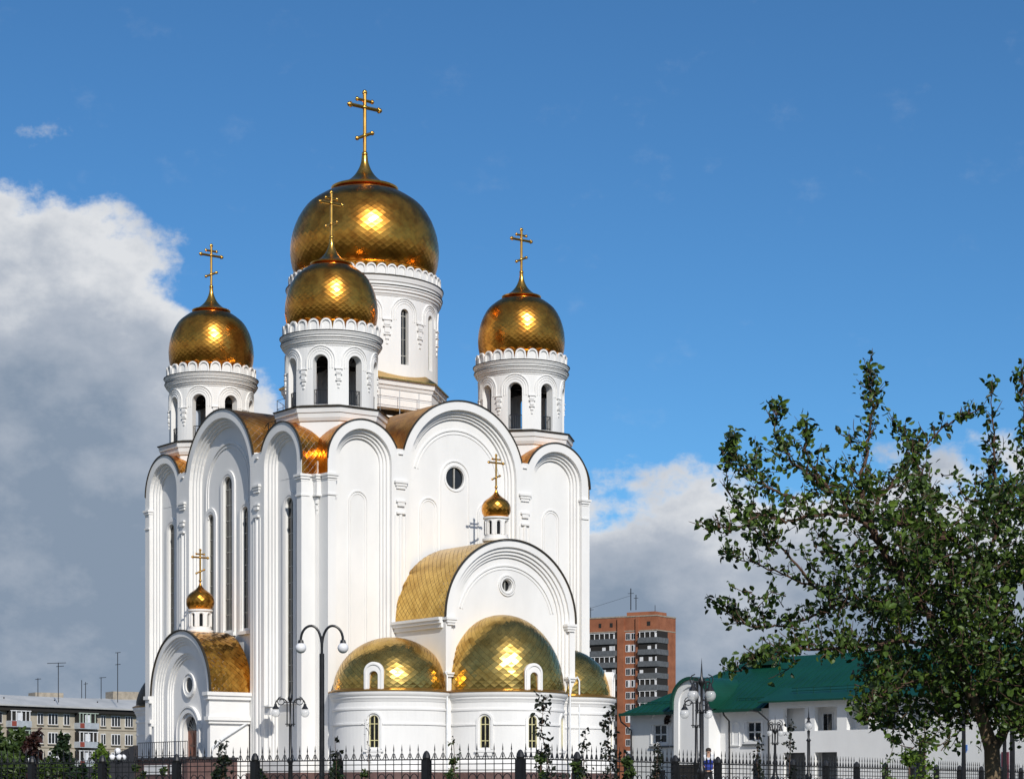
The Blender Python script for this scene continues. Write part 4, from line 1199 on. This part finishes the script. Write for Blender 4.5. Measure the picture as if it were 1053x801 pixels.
def lamp_ornate(x, Z, ytop, yg, spx, rpx, narm, rz, label, clear=True, single=False):
    g = PX(x, 812, Z); z0 = ground_z(0, Z); mpp = Z / F_PX
    o = empty('street_lamp', (g.x, Z, z0), rz); tag(o, label, 'street lamp', 'ornate black street lamps')
    ht = EYE + (812 - ytop) * mpp - z0; hg = EYE + (812 - yg) * mpp - z0; sp = spx * mpp; rg = rpx * mpp
    p = MB()
    hb = hg - .45
    top_ = ht if not single else hg - rg
    prof = [(.16, 0), (.16, .35), (.10, .45), (.075, .6), (.065, hb * .55), (.10, hb * .57), (.10, hb * .6), (.05, hb * .63), (.045, hb), (.075, hb + .03), (.03, hb + .1)]
    if not single: prof += [(.03, ht - .7), (.075, ht - .62), (.085, ht - .55), (.03, ht - .45), (.02, ht - .3), (.001, ht)]
    else: prof += [(.045, hg - rg * 1.2), (.001, hg - rg)]
    p.lathe((0, 0, 0), prof, 10); p.build('pole', M['iron'], o, smooth=True)
    if single:
        gl = MB(); gl.sphere((0, 0, hg), rg, 14); gl.build('globe', M['clear'], o, smooth=True)
        c = MB(); c.lathe((0, 0, hg), [(rg * .9, rg * .45), (rg * .5, rg * .95), (.03, rg * 1.5), (.05, rg * 1.8), (.02, rg * 2.2), (.001, ht - hg)], 10); c.build('lamp_cap', M['iron'], o)
        return o
    ring = MB(); ring.box(-.16, .16, -.015, .015, hb + .06, hb + .09); ring.box(-.2, .2, -.02, .02, hb + .75, hb + .78); ring.build('bracket', M['iron'], o)
    for k_ in range(narm):
        an = pi * 2 * k_ / narm
        dx, dy = cos(an), sin(an)
        pts = [(dx * .10, dy * .10, hb), (dx * .10, dy * .10, hg + rg + .12)]
        cx_ = (sp + .10) / 2; rr_ = (sp - .10) / 2
        for i in range(1, 13):
            q = pi * i / 12; pts.append((dx * (cx_ - rr_ * cos(q)), dy * (cx_ - rr_ * cos(q)), hg + rg + .12 + rr_ * .95 * sin(q)))
        a_ = MB(); a_.tube(pts, .022, 6)
        # scroll
        scp = [(dx * (cx_ + (.05 + .10 * q / 8) * cos(q)), dy * (cx_ + (.05 + .10 * q / 8) * cos(q)), hg + rg + .2 + (.05 + .10 * q / 8) * sin(q)) for q in [i * .6 for i in range(14)]]
        a_.tube(scp, .015, 5)
        ao = a_.build('arm', M['iron'], o, smooth=True)
        c = MB(); e_ = pts[-1]; c.lathe(e_, [(.001, .02), (.04, 0), (.05, -.06), (rg * .8, -.16), (.001, -.15)], 12); c.build('lamp_cap', M['iron'], ao)
        gl = MB(); gl.sphere((e_[0], e_[1], hg - .02), rg, 14); gl.build('globe', M['clear'] if clear else M['globe'], o, smooth=True)
    return o
lamp_ornate(298.5, 66, 699, 732, 15, 4.6, 2, 0.1, 'ornate black lamp with two clear globes left of the tall arched lamp')
lamp_ornate(721.5, 50, 676, 714, 9, 6, 2, 0.15, 'nearer ornate black lamp with large glass globes before the house entrance tower')
lamp_ornate(716, 64, 697, 733, 12, 5, 2, -0.1, 'farther ornate black lamp with globes hanging lower, just left of the nearer one')
lamp_ornate(797, 76, 735, 753, 6, 3.2, 2, 0.2, 'small ornate two-globe lamp in front of the house wall by the rain pipe')
lamp_ornate(831.5, 60, 726, 746, 0, 4.2, 1, 0, 'slim black lamp with one round globe on its top before the loggias', single=True)
def simple_pole(x, Z, ytop, label):
    g = PX(x, 812, Z); z0 = ground_z(0, Z); o = empty('lamp_post', (g.x, Z, z0)); tag(o, label, 'lamp post', 'posts behind the apple tree')
    h = EYE + (812 - ytop) / F_PX * Z - z0
    p = MB(); p.tube([(0, 0, 0), (0, 0, h * .5), (0, 0, h)], [.09, .06, .045], 8); p.build('pole', M['iron'], o, smooth=True)
    gl = MB(); gl.sphere((0, 0, h + .14), .16, 12); gl.build('globe', M['clear'], o, smooth=True)
    c = MB(); c.lathe((0, 0, h), [(.001, .02), (.06, .0), (.06, -.1), (.001, -.1)], 8); c.build('collar', M['iron'], o)
simple_pole(991, 60, 700, 'thin dark post left of the apple tree trunk')
simple_pole(1033, 62, 710, 'thin dark post just right of the apple tree trunk')
simple_pole(1041, 46, 700, 'thicker dark post near the right edge of the view')
def cluster(x, y, Z, n, label):
    g = PX(x, 812, Z); z0 = ground_z(0, Z); o = empty('garden_lamp', (g.x, Z, z0)); tag(o, label, 'garden lamp', 'low globe-cluster garden lamps on the left')
    mpp = Z / F_PX; h = EYE + (812 - y) * mpp - z0; r = 3.3 * mpp
    p = MB(); p.tube([(0, 0, 0), (0, 0, h + r)], .05, 8)
    spots = [(0, 0, 2.0 * r)] + [(1.75 * r * cos(2 * pi * i / (n - 1) + .5), 1.75 * r * sin(2 * pi * i / (n - 1) + .5), 0) for i in range(n - 1)]
    for (a_, b_, c_) in spots: p.tube([(0, 0, h - 2.2 * r), (a_, b_, h + c_ - r * .8)], .022, 5)
    p.build('pole', M['iron'], o, smooth=True)
    for (a_, b_, c_) in spots:
        gl = MB(); gl.sphere((a_, b_, h + c_), r, 14); gl.build('globe', M['globe'], o, smooth=True)
cluster(29, 781, 74, 5, 'leftmost garden lamp cluster of white globes among the dark red leaves')
cluster(57, 779, 78, 5, 'middle garden lamp cluster of white globes before the green bush')
cluster(121, 778.5, 80, 5, 'garden lamp cluster of white globes nearest the cathedral steps')

# ================================================================== VEGETATION
def leaf_mesh(name, pts, size, m, parent, seed=0, droop=0.3, smin=.6):
    """pts: (N,3) leaf roots; dirs random: leaf = folded 2-quad blade, 6 vertices"""
    rg = np.random.default_rng(seed); P = np.asarray(pts, dtype=np.float64); N = len(P)
    d = rg.normal(size=(N, 3)); d[:, 2] -= droop; d /= np.linalg.norm(d, axis=1)[:, None]
    s = rg.normal(size=(N, 3)); s -= (s * d).sum(1)[:, None] * d; s /= np.linalg.norm(s, axis=1)[:, None]
    n = np.cross(d, s); sz = size * rg.uniform(smin, 1.25, N)[:, None]
    w = sz * rg.uniform(.24, .34, N)[:, None]
    a0 = P; a1 = P + d * sz * .35 - n * sz * .03; a2 = P + d * sz * .72 - n * sz * .08; a3 = P + d * sz - n * sz * .2
    l1 = a1 + s * w + n * w * .35; l2 = a2 + s * w * .85 + n * w * .3; r1 = a1 - s * w + n * w * .35; r2 = a2 - s * w * .85 + n * w * .3
    V = np.stack([a0, l1, l2, a3, r2, r1, a2], 1).reshape(-1, 3)
    F = []
    b = (np.arange(N) * 7)[:, None]
    F = np.concatenate([b + np.array([[0, 1, 2, 6]]), b + np.array([[6, 2, 3, 3]]), b + np.array([[0, 6, 4, 5]]), b + np.array([[6, 3, 4, 4]])], 0)
    faces = [tuple(f) if f[2] != f[3] else (f[0], f[1], f[2]) for f in F.tolist()]
    me = bpy.data.meshes.new(name); me.from_pydata(V.tolist(), [], faces); me.materials.append(m); me.update()
    o = bpy.data.objects.new(name, me); COL.objects.link(o)
    if parent: o.parent = parent
    return o

def inpoly(x, y, poly):
    c = False; j = len(poly) - 1
    for i in range(len(poly)):
        xi, yi = poly[i]; xj, yj = poly[j]
        if (yi > y) != (yj > y) and x < (xj - xi) * (y - yi) / (yj - yi) + xi: c = not c
        j = i
    return c

# ---- the apple tree
TZ0 = 20.0
tr_o = Vector((PX(1020, 812, TZ0).x, TZ0, 0))
tree = empty('apple_tree', tr_o); tag(tree, 'leafy apple tree with forked trunk at the right edge, nearest thing in view', 'tree')
rt = random.Random(11)
def TP(x, y, dz): return PX(x, y, TZ0 + dz) - tr_o
trunk = MB()
trunk.tube([Vector((0.02, 0, -.1)), TP(1021, 800, 0), TP(1020, 770, 0), TP(1012, 745, 0), TP(1003, 722, 0), TP(992, 700, .05), TP(975, 665, .1)], [.12, .078, .074, .060, .052, .048, .042], 14)
trunk.tube([TP(1019, 775, 0), TP(1026, 762, .05), TP(1036, 745, .15), TP(1048, 720, .3), TP(1070, 670, .5)], [.055, .052, .044, .04, .035], 12)
trunk.build('trunk', M['bark'], tree, smooth=True)
limbs = [
 ([(975, 665, .1), (950, 625, .0), (925, 590, -.2), (905, 560, -.3), (893, 532, -.3), (885, 500, -.3), (892, 455, -.2), (896, 418, -.2), (895, 384, -.2)], .05, .004),
 ([(905, 560, -.3), (880, 530, -.5), (850, 500, -.6), (830, 470, -.6), (828, 448, -.6)], .028, .004),
 ([(880, 530, -.5), (850, 528, -.8), (810, 535, -1.0), (780, 530, -1.0), (755, 545, -1.0), (732, 541, -1.0)], .022, .004),
 ([(850, 500, -.6), (820, 480, -.8), (800, 455, -.8), (797, 425, -.8)], .018, .003),
 ([(820, 512, -.8), (785, 500, -.9), (762, 480, -.9), (750, 462, -.9)], .015, .003),
 ([(950, 625, 0), (915, 625, .3), (870, 620, .5), (830, 600, .6), (790, 585, .6), (752, 572, .6)], .026, .004),
 ([(870, 620, .5), (830, 635, .7), (790, 645, .8), (760, 640, .8), (742, 620, .8)], .018, .003),
 ([(975, 665, .1), (930, 660, -.6), (880, 665, -.9), (835, 668, -1.1), (790, 672, -1.2), (757, 690, -1.2)], .026, .004),
 ([(835, 600, .6), (800, 560, .7), (770, 540, .7), (748, 500, .7), (752, 460, .7)], .015, .003),
 ([(893, 532, -.3), (915, 500, -.1), (940, 470, .0), (965, 445, .1), (998, 425, .1)], .024, .004),
 ([(992, 700, .05), (985, 640, .3), (975, 580, .5), (960, 520, .6), (940, 470, .6), (925, 440, .6)], .04, .005),
 ([(985, 640, .3), (1010, 590, .2), (1025, 530, .2), (1022, 470, .2), (1020, 405, .2)], .035, .004),
 ([(1070, 670, .5), (1075, 600, .5), (1062, 520, .4), (1055, 450, .3), (1052, 390, .3)], .04, .005),
 ([(1048, 720, .3), (1090, 660, .0), (1120, 580, -.1), (1130, 500, -.1), (1120, 430, 0)], .04, .005),
 ([(992, 700, .05), (960, 700, -.5), (930, 705, -.9), (905, 715, -1.1), (890, 740, -1.2)], .025, .004),
 ([(985, 640, .3), (940, 600, .9), (900, 580, 1.2), (860, 575, 1.3)], .025, .004),
 ([(1010, 590, .2), (985, 560, -.6), (950, 545, -1.0), (920, 535, -1.2)], .025, .004),
 ([(1048, 720, .3), (1065, 690, -.7), (1085, 650, -1.1), (1100, 590, -1.2)], .03, .004),
]
br = MB(); shoots = []
def catmull(P, n=6):
    out = []
    for i in range(len(P) - 1):
        p0 = P[max(i - 1, 0)]; p1 = P[i]; p2 = P[i + 1]; p3 = P[min(i + 2, len(P) - 1)]
        for k in range(n):
            t = k / n; out.append(.5 * (2 * p1 + (p2 - p0) * t + (2 * p0 - 5 * p1 + 4 * p2 - p3) * t * t + (3 * p1 - p0 - 3 * p2 + p3) * t ** 3))
    out.append(P[-1]); return out
leafpts = []; tipleaf = []
def shoot(p, d, Ls, spread=.035, dens=42):
    pts = [p]; q = p.copy(); dd = d.normalized(); nseg = 5
    for i in range(nseg):
        dd = (dd + Vector((rt.uniform(-.22, .22), rt.uniform(-.22, .22), rt.uniform(-.05, .28)))).normalized()
        q = q + dd * (Ls / nseg); pts.append(q.copy())
    br.tube(pts, [.006, .005, .004, .0035, .003, .002], 4, cap=False)
    n = int(Ls * dens)
    for i in range(n):
        t = rt.uniform(.08, 1.0) * nseg; k = min(int(t), nseg - 1); b = pts[k].lerp(pts[k + 1], t - k)
        b = b + Vector((rt.gauss(0, spread), rt.gauss(0, spread), rt.gauss(0, spread)))
        (tipleaf if rt.random() < .17 else leafpts).append(tuple(b))
for pl_, r0, r1 in limbs:
    C = catmull([TP(*q) for q in pl_]); n = len(C)
    C = [c + Vector((rt.gauss(0, .012), rt.gauss(0, .012), rt.gauss(0, .012))) if 0 < i < n - 1 else c for i, c in enumerate(C)]
    br.tube(C, [r0 + (r1 - r0) * (i / (n - 1)) ** .8 for i in range(n)], 7)
    Lc = sum((C[i + 1] - C[i]).length for i in range(n - 1))
    cnt = int(Lc / .034)
    for i in range(cnt):
        t = (rt.uniform(.12, 1)) * (n - 1); k = min(int(t), n - 2); p = C[k].lerp(C[k + 1], t - k)
        tan = (C[k + 1] - C[k]).normalized()
        side = Vector((rt.gauss(0, 1), rt.gauss(0, 1), rt.gauss(0, .8))); side -= tan * side.dot(tan); side.normalize()
        frac = t / (n - 1)
        shoot(p, tan * .4 + side * .8 + Vector((0, 0, .5)), rt.uniform(.10, .34) * (1.0 - .45 * frac), .028, 36)
    for q in range(3): shoot(C[-1], (C[-1] - C[-2]).normalized() + Vector((rt.gauss(0, .15), rt.gauss(0, .15), .1)), rt.uniform(.1, .22), .03, 60)
# bare long suckers seen against the sky
for (x, y, x2, y2, dz) in ((895, 372, 897, 358, -.2), (1052, 395, 1050, 378, .3), (1020, 405, 1019, 392, .2), (830, 450, 829, 436, -.6), (797, 427, 796, 412, -.8), (721, 541, 708, 536, -1)):
    br.tube([TP(x, y, dz), TP((x + x2) / 2 + 1, (y + y2) / 2, dz), TP(x2, y2, dz)], [.005, .004, .002], 4)
dense = [(868, 575), (900, 520), (922, 470), (960, 470), (985, 480), (1005, 440), (1040, 430), (1100, 400), (1160, 470), (1200, 600), (1170, 720), (1060, 760), (1040, 752), (1026, 742), (990, 748), (965, 775), (935, 770), (905, 750), (880, 722), (850, 695), (862, 640), (840, 615)]
cnt = 0
while cnt < 2300:
    x = rt.uniform(830, 1200); y = rt.uniform(400, 778)
    if not inpoly(x, y, dense): continue
    dx = (x - 1010) / 190; dy = (y - 600) / 170
    hd_ = 1.7 * sqrt(max(.12, 1 - dx * dx * .6 - dy * dy * .6))
    dz = rt.uniform(-hd_, hd_)
    v = noise.noise(Vector((x * .026, y * .026, dz * .35)))
    pr = min(1, max(.12, (x - 835) / 110)) * min(1, max(.12, (y - 440) / 130))
    if v < -.12 + .3 * (1 - pr) or rt.random() > pr + .1: continue
    cnt += 1
    if y < 500 and rt.random() < .3: continue
    shoot(TP(x, y, dz), Vector((rt.gauss(0, 1), rt.gauss(0, 1), rt.gauss(.1, .8))), rt.uniform(.12, .32), .045, 46)
thin = [(770, 470), (800, 440), (850, 480), (880, 430), (905, 420), (915, 500), (880, 700), (800, 690), (760, 660), (770, 600), (750, 560)]
cnt = 0
while cnt < 190:
    x = rt.uniform(745, 915); y = rt.uniform(420, 700)
    if not inpoly(x, y, thin): continue
    if noise.noise(Vector((x * .03, y * .03, 3))) < .02: continue
    cnt += 1
    shoot(TP(x, y, rt.uniform(-1.1, .9)), Vector((rt.gauss(-.5, 1), rt.gauss(0, 1), rt.gauss(.5, .7))), rt.uniform(.12, .28), .025, 34)
br.build('branches', M['twig'], tree, smooth=True, recalc=False)
leaf_mesh('crown', leafpts, .070, M['leaf'], tree, 5)
leaf_mesh('crown_young_leaves', tipleaf, .070, M['leafy'], tree, 6)

# ---- saplings with sparse dark leaves
def sapling(x, Z, ytop, wpx, n, mleaf, label, cat='sapling', grp='thin saplings in front of the fence', size=.075, seed=0, bushy=0, name='sapling', ybot=None):
    base = PX(x, 812, Z); z0 = ground_z(0, Z); o = empty(name, (base.x, Z, z0)); tag(o, label, cat, grp)
    rs = random.Random(seed + int(x)); h = EYE + (812 - ytop) / F_PX * Z - z0; mpp = Z / F_PX; w = wpx * mpp
    st = MB(); pts = []
    for i in range(7):
        f = i / 6; pts.append(Vector((rs.gauss(0, .02) * f * 2, rs.gauss(0, .02), h * f)))
    st.tube(pts, [.014, .012, .010, .008, .006, .005, .003], 5)
    L_ = []
    for i in range(int(n * 1.8)):
        f = rs.uniform(.35, 1.0) ** .8; b = pts[min(int(f * 6), 5)].lerp(pts[min(int(f * 6), 5) + 1], (f * 6) % 1)
        ww = w * (1.1 - f * .75); d = Vector((rs.gauss(0, 1), rs.gauss(0, 1), rs.uniform(.1, .9))).normalized() * ww * rs.uniform(.4, 1)
        e_ = b + d; st.tube([b, b.lerp(e_, .5) + Vector((0, 0, .01)), e_], [.004, .003, .002], 4, cap=False)
        for q in range(rs.randint(3, 6)): L_.append(tuple(e_ + Vector((rs.gauss(0, .035), rs.gauss(0, .035), rs.gauss(0, .03)))))
    for i in range(bushy):
        L_.append((rs.gauss(0, w * .5), rs.gauss(0, w * .5), rs.uniform(.3, .62) * h))
    st.build('stem', M['twig'], o, smooth=True, recalc=False)
    leaf_mesh('leaves', L_, size, mleaf, o, seed + 3)
sapling(230, 34, 764, 16, 26, M['darkleaf'], 'dark-leaved sapling in front of the porch side wall', bushy=120, seed=1)
sapling(345, 32, 757, 10, 12, M['darkleaf'], 'thin sapling with a few dark leaf tufts beside the tall two-arm lamp', seed=2, bushy=50)
sapling(378, 36, 735, 5, 10, M['darkleaf'], 'very thin pale sapling under the first apse window', seed=3, size=.03)
sapling(466, 34, 757, 9, 16, M['bush'], 'slim green sapling between the left and middle apses', seed=4, bushy=160, size=.06)
sapling(560, 30, 716, 17, 30, M['darkleaf'], 'tallest dark-leaved sapling before the middle apse window', seed=5, bushy=260)
sapling(600, 33, 750, 10, 12, M['darkleaf'], 'short dark sapling left of the broad one by the right apse', seed=6, bushy=60)
sapling(627, 31, 732, 19, 30, M['darkleaf'], 'broad dark sapling before the right apse edge', seed=7, bushy=140)
sapling(676, 38, 765, 8, 30, M['darkleaf'], 'dark leafy sapling below the left window of the green-roofed house', seed=8, bushy=160)
sapling(779, 36, 758, 8, 18, M['darkleaf'], 'dark sapling before the window right of the entrance tower', seed=9, bushy=120)
sapling(813, 36, 743, 9, 14, M['darkleaf'], 'wispy dark sapling just left of the single-globe lamp', seed=10, bushy=40)
sapling(948, 26, 735, 26, 60, M['leafy'], 'young green sapling with pale stems under the apple tree crown', seed=11, bushy=700, size=.06)
sapling(918, 30, 765, 12, 20, M['bush'], 'small green sapling at the left foot of the apple tree crown', seed=12, bushy=160, size=.06)

# ---- bushes
def bush(name, x, ytop, Z, wpx, n, m, size, label, cat='bush', seed=0, depth=1.5, grp=None, lump=.35):
    base = PX(x, 812, Z); z0 = ground_z(0, Z) - .1; o = empty(name, (base.x, Z, z0)); tag(o, label, cat, grp)
    rs = random.Random(seed); h = EYE + (812 - ytop) / F_PX * Z - z0; w = wpx / F_PX * Z
    st = MB(); L_ = []
    blobs = []
    for i in range(16):
        a = rs.uniform(0, 2 * pi); f = rs.uniform(.15, .95); r = rs.uniform(.2, .36) * min(w, h)
        rad = (1 - f * .55) * w * rs.uniform(.1, .85)
        blobs.append((Vector((rad * cos(a), depth * .6 * sin(a), max(r * .6, f * (h - r * .8)))), r))
    blobs.append((Vector((0, 0, h - .28 * min(w, h))), .28 * min(w, h)))
    for c, r in blobs:
        st.tube([Vector((0, 0, 0)), c * .5 + Vector((0, 0, .1)), c], [.05, .03, .012], 5)
        for k in range(n // len(blobs)):
            d = Vector((rs.gauss(0, 1), rs.gauss(0, 1), rs.gauss(0, 1))).normalized() * r * rs.uniform(.45, 1.12)
            p = c + d
            if p.z > .02: L_.append(tuple(p))
    st.build('stem', M['twig'], o, smooth=True, recalc=False)
    leaf_mesh('foliage', L_, size, m, o, seed)
bush('bush', -12, 742, 62, 34, 2600, M['bush'], .20, 'large green bush cut by the left edge of the view', seed=1, grp='bushes at the lower left')
bush('bush', 20, 750, 66, 24, 2200, M['bush'], .20, 'green bush behind the leftmost garden lamp cluster', seed=2, grp='bushes at the lower left')
bush('red_leaved_tree', 38, 751, 60, 14, 1400, M['redleaf'], .17, 'dark red-leaved young tree between two green bushes', 'tree', seed=3, grp='bushes at the lower left')
bush('bush', 65, 754, 70, 16, 2000, M['bushd'], .18, 'pointed dark green bush behind the middle garden lamp cluster', seed=4, grp='bushes at the lower left')
bush('bush', 52, 777, 56, 26, 2200, M['bush'], .15, 'low green bush below the middle garden lamp cluster', seed=5, grp='bushes at the lower left')
bush('bush', 8, 775, 52, 26, 2200, M['bush'], .15, 'low green bush in the bottom left corner', seed=15, grp='bushes at the lower left')
bush('bush', 104, 765, 100, 10, 900, M['leafy'], .2, 'yellow-green bush beneath the beige block by the steps', seed=6, grp='bushes at the lower left')
bush('bush', 84, 788, 60, 15, 1400, M['bushd'], .18, 'low dark bush at the foot of the cathedral steps', seed=7, grp='bushes at the lower left')
bush('bush', 140, 787, 50, 9, 900, M['bush'], .10, 'small green bush in front of the dark steps', seed=8, grp='low bushes along the fence')
bush('bush', 168, 790, 50, 9, 900, M['bush'], .10, 'small green bush in front of the white terrace panel', seed=9, grp='low bushes along the fence')
bush('bush', 268, 790, 50, 13, 1200, M['bushd'], .10, 'low dark bush below the ornate two-globe lamp', seed=10, grp='low bushes along the fence')
bush('bush', 592, 783, 39, 13, 1700, M['bush'], .08, 'low green bush just right of the fence corner', seed=11, grp='low bushes along the fence')
bush('bush', 645, 779, 37, 14, 2000, M['bush'], .08, 'low green bush under the broad dark sapling', seed=12, grp='low bushes along the fence')
bush('bush', 375, 792, 37, 11, 900, M['bush'], .08, 'low bush below the very thin pale sapling', seed=13, grp='low bushes along the fence')

bush('bush', 556, 776, 36, 13, 1800, M['bush'], .075, 'green shrub at the foot of the tallest dark sapling', seed=21, grp='low bushes along the fence')
bush('bush', 466, 780, 36, 9, 1200, M['bush'], .07, 'narrow green shrub around the slim sapling between the apses', seed=22, grp='low bushes along the fence')
bush('bush', 230, 778, 36, 13, 1600, M['bushd'], .075, 'dark shrub around the sapling before the porch side wall', seed=23, grp='low bushes along the fence')
bush('bush', 346, 784, 35, 10, 1100, M['bushd'], .07, 'small dark shrub just right of the tall two-arm lamp', seed=24, grp='low bushes along the fence')
bush('bush', 677, 778, 40, 9, 1100, M['darkleaf'], .08, 'dark narrow shrub below the left house window', seed=25, grp='low bushes along the fence')
bush('bush', 935, 770, 28, 30, 3200, M['leafy'], .06, 'yellow-green shrub under the apple tree left of its trunk', seed=26, grp='low bushes along the fence')

# ---- a wood behind the viewer (mirrored in the domes), with trees added at the right
rw = random.Random(21); wp = []
for i in range(16000):
    a = rw.uniform(-1.5, 1.6); R_ = rw.uniform(70, 95)
    x = R_ * sin(a) * 1.6; y = -R_ * cos(a)
    hh = 11 + 5 * noise.noise(Vector((x * .07, y * .07, 0))) + 3 * noise.noise(Vector((x * .3, 5, 0)))
    wp.append((x, y, rw.uniform(0, hh)))
for i in range(5000):  # unseen right-hand trees added to darken the reflections in the apse domes
    x = rw.uniform(34, 75); y = rw.uniform(30, 92)
    if x < y * .34 + 4: continue
    hh = 13 + 4 * noise.noise(Vector((x * .1, y * .1, 2)))
    wp.append((x, y, rw.uniform(0, hh)))
wood = leaf_mesh('woodland_and_added_trees', wp, 2.6, M['bushd'], None, 9)
tag(wood, kind='stuff', label='dark wood on the near side of the square, with unseen trees added at right to darken the gold domes', cat='wood')

# ================================================================== PERSON by the house entrance
def person(x, yhead, Z, label):
    g = PX(x, yhead, Z); H = 1.72; z0 = g.z - H
    o = empty('person', (g.x, Z, z0)); tag(o, label, 'person')
    J = {'pel': (0, 0, .93), 'ch': (0, .0, 1.28), 'nk': (0, 0, 1.46), 'hd': (0, -.02, 1.60), 'tp': (0, -.01, 1.70),
         'ls': (-.18, 0, 1.40), 'le': (-.25, .03, 1.13), 'lh': (-.20, -.14, .96), 'rs': (.18, 0, 1.40), 're': (.25, .04, 1.13), 'rh': (.21, -.12, .95),
         'lk': (-.11, -.03, .50), 'la': (-.12, .02, .08), 'lt': (-.12, -.16, .04), 'rk': (.12, .0, .50), 'ra': (.13, .05, .08), 'rt': (.13, -.13, .04)}
    rad = {'pel': .15, 'ch': .15, 'nk': .055, 'hd': .095, 'tp': .07, 'ls': .06, 'le': .042, 'lh': .028, 'rs': .06, 're': .042, 'rh': .028, 'lk': .06, 'la': .04, 'lt': .035, 'rk': .06, 'ra': .04, 'rt': .035}
    E = [('pel', 'ch'), ('ch', 'nk'), ('nk', 'hd'), ('hd', 'tp'), ('ch', 'ls'), ('ls', 'le'), ('le', 'lh'), ('ch', 'rs'), ('rs', 're'), ('re', 'rh'), ('pel', 'lk'), ('lk', 'la'), ('la', 'lt'), ('pel', 'rk'), ('rk', 'ra'), ('ra', 'rt')]
    for sd_, hnd in ((-1, 'lh'), (1, 'rh')):
        hx, hy, hz_ = J[hnd]
        for i in range(5):
            nm = hnd + 'f%d' % i
            if i < 4: J[nm] = (hx + (i - 1.5) * .02, hy - .07 - .01 * (i in (1, 2)), hz_ - .06)
            else: J[nm] = (hx - sd_ * .05, hy - .03, hz_ + .0)
            rad[nm] = .009; E.append((hnd, nm))
    def skinned(name, keys, edges, m, grow=0, parent=o):
        me = bpy.data.meshes.new(name); idx = {k_: i for i, k_ in enumerate(keys)}
        me.from_pydata([J[k_] for k_ in keys], [(idx[a], idx[b]) for a, b in edges], [])
        ob = bpy.data.objects.new(name, me); COL.objects.link(ob); ob.parent = parent
        md = ob.modifiers.new('skin', 'SKIN')
        for k_ in keys: me.skin_vertices[0].data[idx[k_]].radius = (rad[k_] + grow, rad[k_] * (.8 if k_ in ('ch', 'pel') else 1) + grow)
        me.skin_vertices[0].data[0].use_root = True
        sm = ob.modifiers.new('sub', 'SUBSURF'); sm.levels = 1; sm.render_levels = 2
        me.materials.append(m); return ob
    body = skinned('body', list(J.keys()), E, M['skin'])
    skinned('shirt', ['ch', 'pel', 'ls', 'le', 'rs', 're'], [('ch', 'pel'), ('ch', 'ls'), ('ls', 'le'), ('ch', 'rs'), ('rs', 're')], M['whitecloth'], .018)
    tr_ = skinned('trousers', ['pel', 'lk', 'la', 'rk', 'ra'], [('pel', 'lk'), ('lk', 'la'), ('pel', 'rk'), ('rk', 'ra')], M['darkcloth'], .02)
    v = MB(); v.lathe((0, 0, 0), [(.175, .86), (.19, .95), (.185, 1.1), (.18, 1.22), (.15, 1.26)], 16); v.build('waistcoat', M['blue'], o, smooth=True)
    hh = MB(); hh.lathe((0, .005, 1.60), [(.10, .0), (.112, .05), (.10, .10), (.06, .135), (.001, .145)], 14); hh.build('hair', M['hair'], o, smooth=True)
    f = MB(); f.sphere((-.035, -.112, 1.615), .011, 6); f.sphere((.035, -.112, 1.615), .011, 6); f.build('eyes', M['hair'], o)
    f = MB(); f.tube([(0, -.112, 1.61), (0, -.135, 1.58)], [.008, .015], 6); f.sphere((-.1, 0, 1.6), .022, 6); f.sphere((.1, 0, 1.6), .022, 6); f.build('nose_and_ears', M['skin'], o)
    f = MB(); f.tube([(-.025, -.112, 1.55), (.025, -.112, 1.55)], .007, 5); f.build('mouth', M['red'], o)
person(728.5, 769, 84, 'person in white and blue top standing beyond the fence beside the entrance lamp')
